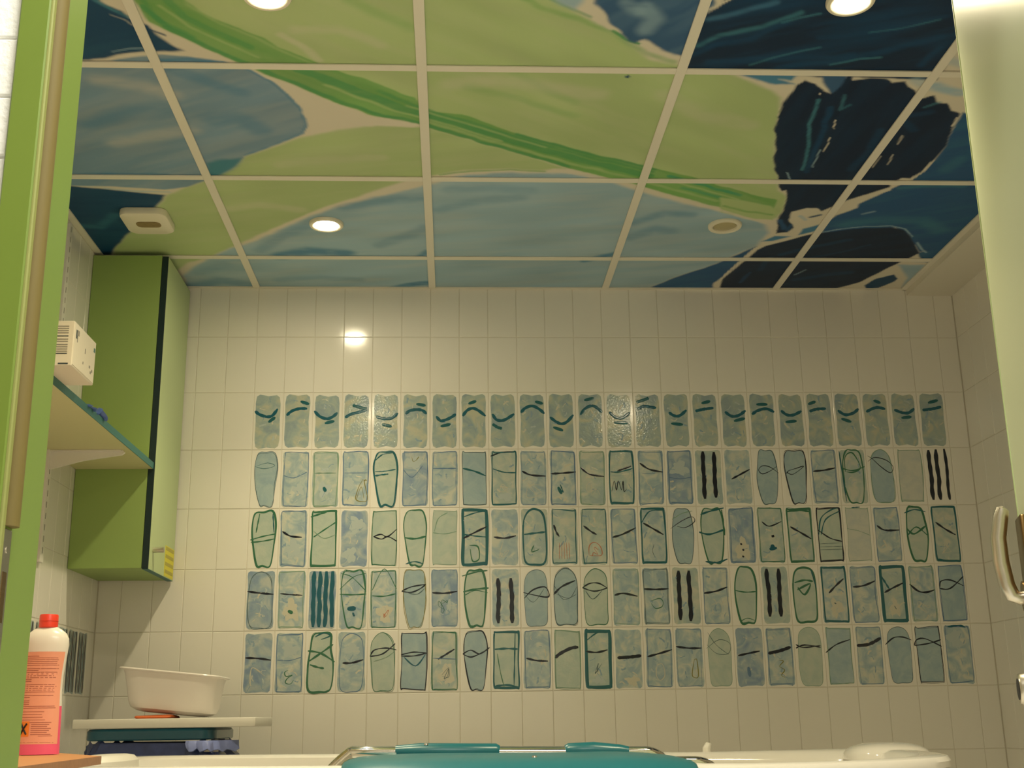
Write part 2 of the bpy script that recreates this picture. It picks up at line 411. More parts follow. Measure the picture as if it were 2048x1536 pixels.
 ["l","mteal",4.800000000000001,6,0.5,0,[1613,-1660,1675,-1676,1752,-1714]],
 ["l","dteal",16.0,20,0.8,0,[1778,-1525,1796,-1602]],
 ["l","cream",5,7,1,0,[1226,-1736,1251,-1763,1282,-1793]],
 ["l","lblue",22,30,0.5,0,[1841,-1549,1885,-1527]],
 ["p","mblue",7,5,0,0,[1350,-1479,1505,-1475,1492,-1447,1460,-1454,1508,-1431,1457,-1427,1410,-1448]],
 ["p","blue3",6,4,0,0,[1562,-1477,1614,-1476,1638,-1441,1634,-1393,1611,-1375,1580,-1428]],
 ["l","lblue",24,34,0.9,0,[1852,-1429,1890,-1410,1926,-1399]],
 ["l","lblue",22,30,0.5,0,[1798,-1456,1825,-1433]],
 ["p","blue4",5,3,0.7,20,[1841,-613,1850,-648,1897,-704,1893,-734,1948,-833,1990,-905,2007,-1032,2003,-1102,1982,-1248,1974,-1299,2179,-1236,2450,-660,2281,-256,2235,-310,2203,-372,2127,-498,2066,-554,1840,-510,1843,-555]],
 ["l","mteal",40,50,0.5,0,[1900,-575,1997,-615,2122,-617,2216,-540]],
 ["l","mteal",16,20,0.6,0,[1976,-847,2044,-862,2161,-864]],
 ["l","lblue",8,10,0.6,0,[1927,-660,1959,-679]],
 ["l","mteal",30,40,0.4,0,[2061,-968,2078,-1031]],
 ["l","lblue",6,8,0.8,0,[2182,-436,2223,-372,2243,-350]],
 ["l","cream",5,6,0.5,0,[2182,-415,2220,-350,2235,-363]],
 ["p","navy",4,5,0.5,60,[1529,-1450,1560,-1432,1585,-1399,1606,-1385,1621,-1424,1622,-1471,1633,-1471,1641,-1446,1686,-1461,1718,-1457,1741,-1441,1773,-1449,1791,-1423,1813,-1404,1840,-1367,1870,-1383,1893,-1343,1914,-1344,1939,-1308,1970,-1291,1975,-1259,1996,-1168,2002,-1099,2004,-1026,1997,-950,1982,-911,1957,-911,1937,-880,1944,-854,1864,-773,1794,-681,1775,-703,1743,-702,1703,-672,1716,-612,1744,-553,1735,-513,1702,-505,1682,-580,1679,-649,1672,-730,1648,-828,1638,-821,1615,-855,1599,-898,1564,-1018,1540,-1111,1526,-1159,1510,-1249,1501,-1340,1506,-1387,1512,-1426]],
 ["l","mteal",6.0,10,0.7,0,[1586,-1355,1597,-1278,1599,-1224,1630,-1112,1658,-961]],
 ["l","dteal",9.6,16,0.9,0,[1626,-1317,1641,-1225,1656,-1083,1675,-945]],
 ["l","mteal",6.0,10,0.5,0,[1644,-1381,1655,-1305,1673,-1331]],
 ["l","dteal",14.399999999999999,24,0.6,0,[1794,-1201,1806,-1086,1791,-963]],
 ["l","dteal",13.2,22,0.6,0,[1890,-1297,1823,-1269,1887,-1202]],
 ["l","mteal",6.0,10,0.5,0,[1896,-1348,1868,-1322]],
 ["l","cream",2.4,4,0.9,0,[1661,-1252,1669,-1204]],
 ["l","cream",2.4,4,0.8,0,[1676,-1153,1683,-1096,1684,-1072]],
 ["l","lblue",3.0,5,0.6,0,[1680,-977,1677,-1023,1670,-1084]],
 ["l","lblue",3.0,5,0.7,0,[1618,-944,1637,-902]],
 ["l","cream",3.5999999999999996,6,0.7,0,[1866,-1168,1869,-1123]],
 ["l","cream",3.0,5,0.6,0,[1879,-1058,1886,-996]],
 ["l","cream",3.0,5,0.6,0,[1849,-980,1848,-1026,1849,-1051]],
 ["l","cream",3.0,5,0.9,0,[1972,-1272,1977,-1226]],
 ["l","cream",1.7999999999999998,3,0.5,0,[1499,-1315,1512,-1236]],
 ["l","cream",2.4,4,0.9,0,[1578,-1379,1582,-1389]],
 ["l","blue4",10.799999999999999,18,0.8,0,[1685,-611,1716,-541]],
 ["l","blue4",7.199999999999999,12,0.6,0,[1730,-573,1731,-525]],
 ["l","dteal",7.199999999999999,12,1,0,[1773,-632,1798,-651]],
 ["l","cream",4,8,1,0,[2006,-1026,2002,-954,1989,-898]],
 ["l","cream",5,9,0.9,0,[1987,-905,1963,-894,1946,-881]],
 ["l","cream",5,12,1,0,[1948,-833,1906,-791,1872,-733,1842,-670,1811,-659]],
 ["l","cream",6,9,0.9,0,[1743,-627,1754,-565,1771,-554]],
 ["l","lblue",9,12,0.7,0,[1739,-642,1766,-612]],
 ["p","mblue",5,2,0,0,[1775,-489,1775,-542,1820,-578,1826,-534]],
 ["p","mblue",5,2,0,0,[1669,-438,1702,-484,1755,-481,1705,-443]],
 ["p","blue4",6,3,0.5,20,[1369,2,1470,-134,1566,-239,1590,-285,1628,-334,1664,-396,1649,-299,1635,-230,1621,-145,1595,-51,1618,121,1361,123]],
 ["l","cream",4,8,1,0,[1611,41,1611,-86,1626,-193,1647,-294,1666,-383,1686,-421,1757,-473,1836,-523]],
 ["l","lblue",4,6,0.8,0,[1839,-515,1890,-539,1965,-564,2048,-569,2101,-546,2149,-482]],
 ["p","navy",4,2,0.5,18,[1691,-400,1762,-456,1816,-502,1894,-527,1969,-552,2052,-557,2099,-538,2139,-486,2180,-419,2223,-345,2201,-287,2171,-222,2113,-66,2055,-9,2030,33,2056,118,1646,121,1627,-1,1618,-96,1635,-183,1658,-277,1675,-366]],
 ["l","dteal",14.399999999999999,24,0.7,0,[1761,-323,1843,-389,1954,-454]],
 ["l","dteal",7.199999999999999,12,0.5,0,[1840,-278,1955,-347,2034,-413]],
 ["l","dteal",18.0,30,0.6,0,[1876,-89,1968,-139,2048,-164]],
 ["l","dteal",12.0,20,0.5,0,[1733,-300,1728,-184]],
 ["l","blue4",8.4,14,0.5,0,[1687,-62,1699,-160]],
 ["l","lblue",4.8,8,0.5,0,[1862,-138,1887,-186]],
 ["p","dteal",4,3,0,0,[2141,-36,2160,-106,2208,-146,2235,-107,2233,-77,2200,-10,2158,0]],
 ["p","lblue",10,3,0.4,0,[2188,-236,2283,-237,2290,20,2270,-112]],
 ["l","lblue",10,14,0.5,0,[2206,-282,2273,-265]],
 ["l","dteal",3,12,1,0,[1094,-1457,1094,-1456]],
]

DEEP = dict(navy='navy3', navy2='dteal', dteal='dteal2', blue3='blue5', blue4='mteal2')
PIG.update(navy3=(.008, .04, .10), dteal2=(.02, .10, .19), blue5=(.10, .20, .33), mteal2=(.035, .15, .27))
rngN = np.random.RandomState(5)
TAB = rngN.rand(256, 256)
def vnoise(x, y):
    xi = np.floor(x).astype(int); yi = np.floor(y).astype(int); fx = x - xi; fy = y - yi
    fx = fx * fx * (3 - 2 * fx); fy = fy * fy * (3 - 2 * fy)
    t = lambda a, b: TAB[a & 255, b & 255]
    return (t(xi, yi) * (1 - fx) + t(xi + 1, yi) * fx) * (1 - fy) + (t(xi, yi + 1) * (1 - fx) + t(xi + 1, yi + 1) * fx) * fy
def sstep(x): x = np.clip(x, 0, 1); return x * x * (3 - 2 * x)
def seg_dist(px, py, pts, closed):
    n = len(pts); d = np.full(px.shape, 1e9); ins = np.zeros(px.shape, bool)
    for i in range(n if closed else n - 1):
        ax, ay = pts[i]; bx, by = pts[(i + 1) % n]
        ex, ey = bx - ax, by - ay; L2 = ex * ex + ey * ey + 1e-9
        t = np.clip(((px - ax) * ex + (py - ay) * ey) / L2, 0, 1)
        d = np.minimum(d, np.hypot(px - ax - t * ex, py - ay - t * ey))
        if closed and ay != by:
            ins ^= ((ay > py) != (by > py)) & (px < ex * (py - ay) / (by - ay) + ax)
    return d, ins
def paint(x, y):
    """pigment colour on the ceiling at x, y (metres)"""
    X = x * 1000; Y = y * 1000
    col = np.empty((len(x), 3)); col[:] = PIG['cream']
    w1 = vnoise(X / 40 + 7, Y / 40) - .5 + .22 * (vnoise(X / 11, Y / 11 + 3) - .5)
    w2 = vnoise(X / 40 + 91, Y / 40 + 40) - .5 + .22 * (vnoise(X / 11 + 50, Y / 11 + 9) - .5)
    for k, c, soft, w, st, ang, raw in PAINT:
        pts = [(raw[i], raw[i + 1]) for i in range(0, len(raw), 2)]
        a = np.array(pts); mg = soft + w * 2 + 5
        sel = (X > a[:, 0].min() - mg) & (X < a[:, 0].max() + mg) & (Y > a[:, 1].min() - mg) & (Y < a[:, 1].max() + mg)
        if not sel.any(): continue
        wa = w * 2.0 if k == 'p' else min(8, w * .5)
        qx = X[sel] + w1[sel] * wa; qy = Y[sel] + w2[sel] * wa
        d, ins = seg_dist(qx, qy, pts, k == 'p')
        base = np.array(PIG[c])
        if k == 'p':
            al = sstep(np.where(ins, d, -d) / (2 * soft) + .5)
            if st:
                th = math.radians(-ang * 1.4); u = qx * math.cos(th) + qy * math.sin(th); v = -qx * math.sin(th) + qy * math.cos(th)
                s_ = .65 * vnoise(u / 190, v / 34) + .35 * vnoise(u / 90 + 20, v / 14)
                s2 = vnoise(u / 200 + 60, v / 60)
                k_ = np.clip(s_ * 2.2 - .8, 0, 1)
                if c in DEEP:
                    base = base[None, :] * (1 - .8 * st * k_[:, None]) + np.array(PIG[DEEP[c]])[None, :] * (.8 * st * k_[:, None])
                else:
                    al = al * (1 - st * .22 * k_)
                    base = base[None, :] * (1 - st * .3 * (s2[:, None] - .3))
        else:
            al = st * sstep((w / 2 + soft * .5 - d) / max(soft, 1))
            al = al * (.65 + .35 * np.clip(vnoise(qx / 40 + 11, qy / 14) * 2, 0, 1))
        col[sel] = col[sel] * (1 - al[:, None]) + base * al[:, None]
    return col

m = bpy.data.materials.new('painted_panel'); m.use_nodes = True
nt = m.node_tree; b = nt.nodes['Principled BSDF']; b.inputs['Roughness'].default_value = 0.5; b.inputs['Specular IOR Level'].default_value = 0.2
at = nt.nodes.new('ShaderNodeVertexColor'); at.layer_name = 'paint'
nt.links.new(at.outputs['Color'], b.inputs['Base Color'])
geo = nt.nodes.new('ShaderNodeNewGeometry'); n_ = nt.nodes.new('ShaderNodeTexNoise'); n_.inputs['Scale'].default_value = 90
nt.links.new(geo.outputs['Position'], n_.inputs['Vector'])
bp = nt.nodes.new('ShaderNodeBump'); bp.inputs['Strength'].default_value = 0.12; bp.inputs['Distance'].default_value = 0.001
nt.links.new(n_.outputs['Fac'], bp.inputs['Height']); nt.links.new(bp.outputs['Normal'], b.inputs['Normal'])
M_PANEL = m

ceiling = tag(G().box((XL - 0.1, YF, H + 0.06), (XR + 0.1, 0.1, H + 0.12)).build('ceiling', M_PLENUM), kind='structure')
coff = parent_world(ceiling)
XC = [XL + 0.012] + [-0.0067 + 0.6117 * k for k in range(4)] + [2.29]
YC = [-0.004, -0.2884, -0.8884, -1.4884, -2.0884, -2.6884, YF]
ZP = H + 0.004
for i in range(5):
    for j in range(6):
        x0, x1, y1, y0 = XC[i] + .006, XC[i + 1] - .006, YC[j] - .004, YC[j + 1] + .006
        st = 0.005 if j < 4 else 0.02
        nx = max(2, int((x1 - x0) / st)); ny = max(2, int((y1 - y0) / st))
        gx, gy = np.meshgrid(np.linspace(x0, x1, nx + 1), np.linspace(y0, y1, ny + 1))
        gx = gx.ravel(); gy = gy.ravel(); N = len(gx)
        v = np.stack([gx, gy, np.full(N, ZP)], 1) - np.array(coff)
        ii, jj = np.meshgrid(np.arange(nx), np.arange(ny)); a = (jj * (nx + 1) + ii).ravel()
        f = np.stack([a, a + nx + 1, a + nx + 2, a + 1], 1)
        k4 = [0, nx, N - 1, N - 1 - nx]
        top = v[k4] + np.array([0, 0, .015])
        faces = f.tolist()
        for q in range(4):
            faces.append((k4[q], k4[(q + 1) % 4], N + (q + 1) % 4, N + q))
        me = bpy.data.meshes.new('ceiling_tile')
        me.from_pydata(np.concatenate([v, top]).tolist(), [], faces)
        at_ = me.color_attributes.new('paint', 'FLOAT_COLOR', 'POINT')
        cc = np.ones((N + 4, 4), np.float32); cc[:N, :3] = paint(gx, gy); cc[N:, :3] = PIG['cream']
        at_.data.foreach_set('color', cc.ravel())
        me.materials.append(M_PANEL)
        obj('ceiling_tile', me, ceiling)
TB = 0.012
for x in XC[1:5]:
    g = G().box((x - TB, YF, H - .001), (x + TB, -0.004, H + .0035), .0006, 1); g.box((x - .003, YF, H + .003), (x + .003, -.004, H + .03))
    g.build('grid_bar', M_TBAR, ceiling)
for y in YC[1:6]:
    for i in range(5):
        a, b_ = XC[i] + (TB if i else 0), XC[i + 1] - (TB if i < 4 else 0)
        g = G().box((a, y - TB, H - .0006), (b_, y + TB, H + .0035), .0006, 1); g.box((a, y - .003, H + .003), (b_, y + .003, H + .03))
        g.build('grid_bar', M_TBAR, ceiling)
G().box((XL, -.010, H - .002), (2.29, 0.0, H + .0035)).build('edge_angle', M_TBAR, ceiling)
G().box((XL, YF, H - .001), (XL + .022, -.004, H + .0035)).build('edge_angle', M_TBAR, ceiling)
G().box((2.284, YF, H - .001), (2.306, -.004, H + .0035)).build('edge_angle', M_TBAR, ceiling)
# plaster margin to the right of the grid, a little lower
tag(G().box((2.304, YF, H - .022), (XR, 0.0, H + .05)).build('trim_1', M_PLASTER), kind='structure')
tag(G().box((XL, YF - .001, H - .03), (2.304, YF + .02, H + .06)).build('trim_2', M_PLASTER), kind='structure')

# ---- painted tiles: glaze fields and brush strokes on the tiles of the back wall
BG = dict(
    m=glaze('glaze_mottled_blue', [(.32, .42, .48), (.42, .51, .51), (.59, .61, .53)], 23, .15),
    s=glaze('glaze_strong_blue', [(.23, .32, .45), (.32, .41, .47), (.49, .53, .50)], 17, .16),
    v=glaze('glaze_mottled_green', [(.36, .45, .45), (.44, .52, .47), (.58, .59, .50)], 19, .16),
    r=glaze('glaze_row_grey', [(.30, .38, .41), (.38, .46, .43), (.52, .53, .41)], 18, .16),
    p=glaze('glaze_pale_blue', [(.31, .42, .48), (.36, .47, .50), (.42, .52, .52)], 20, .2),
    q=glaze('glaze_pale_green', [(.42, .51, .46), (.47, .55, .48), (.53, .58, .50)], 20, .2),
    f=glaze('glaze_faint', [(.52, .56, .53), (.58, .60, .54), (.64, .64, .56)], 20, .2))
def smat(n, c): return mat(n, c, 0.14)
INK = dict(n=smat('ink_navy', (.010, .014, .026)), t=smat('ink_teal', (.016, .12, .14)), g=smat('ink_green', (.04, .16, .09)),
           b=smat('ink_blue', (.12, .21, .34)), e=smat('ink_pale_green', (.20, .33, .24)), o=smat('ink_olive', (.22, .20, .04)),
           r=smat('ink_red', (.50, .17, .08)), w=smat('ink_cream', (.60, .58, .47)), d=smat('ink_slate', (.08, .13, .14)), l=smat('ink_light', (.46, .53, .52)),
           u=smat('ink_deep_teal', (.012, .11, .16)), k=smat('ink_blue_grey', (.26, .37, .46)))
SHAPE = dict(
    R=[(10, 8), (20, 5), (80, 5), (90, 9), (90, 50), (89, 91), (80, 95), (20, 95), (10, 91), (10, 50)],
    K=[(22, 6), (50, 4), (78, 5), (90, 28), (86, 60), (76, 95), (50, 96), (32, 95), (18, 60), (12, 28)],
    B=[(28, 5), (50, 4), (75, 6), (85, 30), (86, 60), (75, 94), (52, 96), (30, 94), (15, 60), (17, 28)],
    A=[(12, 30), (22, 12), (48, 4), (76, 10), (88, 28), (88, 70), (82, 94), (50, 96), (20, 94), (12, 70)],
    T=[(26, 8), (52, 5), (80, 6), (84, 30), (92, 55), (84, 94), (48, 97), (14, 94), (8, 60), (18, 30)])
TW, TH = 0.1 - GAP, 0.2 - GAP
def uv(p): return ((p[0] / 100 - .5) * TW, (.5 - p[1] / 100) * TH)
def catmull(p, closed=False, k=5):
    n = len(p)
    if n < 3 and not closed:
        return [((p[0][0] * (1 - i / k) + p[1][0] * i / k), (p[0][1] * (1 - i / k) + p[1][1] * i / k)) for i in range(k + 1)]
    out = []
    for i in range(n if closed else n - 1):
        P = [p[(i + j) % n] if closed else p[min(max(i + j, 0), n - 1)] for j in (-1, 0, 1, 2)]
        for s_ in range(k):
            t = s_ / k
            out.append(tuple(.5 * (2 * P[1][a] + (P[2][a] - P[0][a]) * t + (2 * P[0][a] - 5 * P[1][a] + 4 * P[2][a] - P[3][a]) * t * t + (3 * P[1][a] - P[0][a] - 3 * P[2][a] + P[3][a]) * t ** 3) for a in (0, 1)))
    out.append(out[0] if closed else p[-1])
    return out
def ribbon(g, pts, w, y, closed=False):
    p = [uv(q) for q in catmull(pts, closed)]
    n = len(p); v = []
    for i in range(n):
        a = p[max(i - 1, 0)]; b = p[min(i + 1, n - 1)]
        dx, dz = b[0] - a[0], b[1] - a[1]; L = math.hypot(dx, dz) or 1
        nx, nz = -dz / L, dx / L
        t = i / (n - 1)
        ww = w / 2 * ((.68 + .55 * math.sin(t * 7 + len(g.v)) ** 2) if w < .009 else (.86 + .22 * math.sin(t * 13 + len(g.v)) ** 2)) * (1 if closed else min(1, .55 + 4 * t, .55 + 4 * (1 - t)))
        v += [(p[i][0] + nx * ww, y + .0003, p[i][1] + nz * ww), (p[i][0], y, p[i][1]), (p[i][0] - nx * ww, y + .0003, p[i][1] - nz * ww)]
    f = []
    for i in range(n - 1):
        k = 3 * i; f += [(k, k + 1, k + 4, k + 3), (k + 1, k + 2, k + 5, k + 4)]
    g.add(v, f)
def raw(name, g, m, parent, smooth=True):
    me = bpy.data.meshes.new(name); me.from_pydata(g.v, [], g.f); me.materials.append(m)
    if smooth:
        for p in me.polygons: p.use_smooth = True
    return obj(name, me, parent)
def jit(p, a): return [(x + random.uniform(-a, a), y + random.uniform(-a, a) * .7) for x, y in p]
WT = {1: .0016, 2: .0026, 3: .0042, 4: .0062, 5: .0108, 6: .0145}
def decorate(tile, bg, outline, strokes):
    if outline: shp = jit(SHAPE[outline[0]], 2.2)
    else: shp = None
    if bg:
        if bg in 'pqf' and shp: fp = catmull(shp, True, 3)[:-1]
        elif bg == 'r': fp = catmull(jit([(10, 6), (50, 6), (88, 7), (89, 50), (88, 94), (50, 95), (10, 94), (9, 50)], 1.6), True, 3)[:-1]
        else: fp = catmull(jit([(7, 5), (35, 4), (65, 4), (92, 5), (94, 30), (93, 65), (92, 95), (65, 96), (35, 96), (7, 95), (6, 65), (7, 30)], 1.5), True, 3)[:-1]
        q = [uv(p) for p in fp]
        g = G(); g.add([(x, -.0004, z) for x, z in q] + [(x, .0001, z) for x, z in q], [tuple(range(len(q)))] + [(i, (i + 1) % len(q), len(q) + (i + 1) % len(q), len(q) + i) for i in range(len(q))])
        raw('glaze_field', g, BG[bg], tile, False)
    groups = {}
    y = -.0008
    if bg and bg in 'msvr':            # loose dabs of the brush in the glaze
        for j in range(9 if bg == 'r' else 11):
            c = ('w', 'l', 'k', 'l')[j % 4] if bg != 's' else ('l', 'k', 'k', 'w')[j % 4]
            cx, cy = random.uniform(18, 80), random.uniform(12, 90); a_ = random.uniform(0, PI); ln = random.uniform(5, 13)
            ribbon(groups.setdefault(c, G()), [(cx - ln * math.cos(a_), cy - ln * .5 * math.sin(a_)), (cx + random.uniform(-4, 4), cy + random.uniform(-3, 3)), (cx + ln * math.cos(a_), cy + ln * .5 * math.sin(a_))], random.choice((.0022, .0035, .0055)), -.0007)
    if outline:
        g = groups.setdefault(outline[1], G()); ribbon(g, shp, WT[int(outline[2])], y, True)
        if len(outline) > 3 or int(outline[2]) > 2 or random.random() < .5: ribbon(g, jit(shp, 3.2), WT[1], y - .0001, True)
        if int(outline[2]) > 2:
            q_ = jit(shp, 2.5); k_ = random.randrange(len(q_)); ribbon(g, [q_[(k_ + j) % len(q_)] for j in range(4)], WT[2], y - .0002)
    for s_ in strokes:
        c, w, pts = s_[0], s_[1], s_[2]
        y -= .00008
        g = groups.setdefault(c, G())
        if c in 'wl' and w == 9:       # pale patch left in the glaze
            cx, cy, rx, ry = pts
            q = []
            for t in np.linspace(0, 2 * PI, 27)[:-1]:
                k_ = 1 + .22 * math.sin(3 * t + cx) + .16 * math.sin(5 * t + cy * 2) + .10 * math.sin(9 * t + cx * cy)
                q.append(uv((cx + rx * k_ * math.cos(t), cy + ry * k_ * math.sin(t))))
            g.add([(a, -.0006, b) for a, b in q], [tuple(range(26))])
        else:
            ribbon(g, pts, WT[w], y)
    for c, g in groups.items():
        raw('brush_stroke', g, INK[c], tile)

def L_(c, w, *a): return (c, w, list(zip(a[0::2], a[1::2])))
def pat(cx, cy, rx, ry, c='l'): return (c, 9, (cx, cy, rx, ry))
def scr(c, cx, cy, r, k=6, w=1, asp=1.0):
    """small scribbled motif"""
    return (c, w, [(cx + r * random.uniform(-1, 1), cy + r * asp * .55 * random.uniform(-1, 1)) for _ in range(k)])
def bar(u, v0, v1, c='n', w=6):
    return (c, w, [(u + random.uniform(-2, 2), v0 + (v1 - v0) * i / 5) for i in range(6)])
R1 = [
 ((5,32,20,38,45,42,65,40,82,28),(52,52,75,43)), ((12,40,30,32,55,28,82,28),(58,15,88,20)), ((5,32,25,42,50,46,70,42,85,35),(42,54,75,50)),
 ((10,44,30,38,60,34,85,30),(35,22,60,26,85,29)), ((15,42,40,46,70,45,90,36),(35,56,70,60)), ((15,38,30,32,55,30,75,32,88,38),(52,20,85,23)),
 ((20,42,35,50,55,48,75,43,88,38),(35,60,70,56)), ((10,42,25,32,45,28,65,32,90,42),(30,20,58,15)), ((12,38,25,48,45,50,65,46,88,38),(12,56,30,62,45,64)),
 ((10,36,25,28,50,24,75,30,92,38),(60,16,88,20)), ((10,44,30,52,50,56,70,52,92,40),(20,62,55,68)), ((15,40,35,28,60,24,80,30,92,36),(30,14,65,10)),
 ((15,35,35,44,60,46,88,36),(30,54,80,55)), ((15,30,35,25,55,26,80,28),(10,18,40,13,55,10)), ((22,36,40,42,60,42,85,32),(28,56,70,58)),
 ((15,34,40,31,80,28),(38,20,70,16)), ((18,35,40,43,65,42,92,33),(48,52,88,47)), ((12,40,35,33,65,30,92,36),(30,22,70,22)),
 ((15,33,35,41,60,41,88,34),(28,54,68,52)), ((15,35,40,31,75,30),(12,22,40,17)), ((15,33,40,41,70,38,90,30),(25,48,60,54)),
 ((15,36,40,30,60,28,85,31),(45,15,70,20)), ((15,32,40,37,65,38,88,30),(38,47,75,45)), ((15,33,50,31,85,27),(38,20,75,15))]
D = {}
for i, (a, b_) in enumerate(R1):
    D[(0, i)] = ('r', None, [L_('u', 5, *a), L_('t', 5, *b_)])
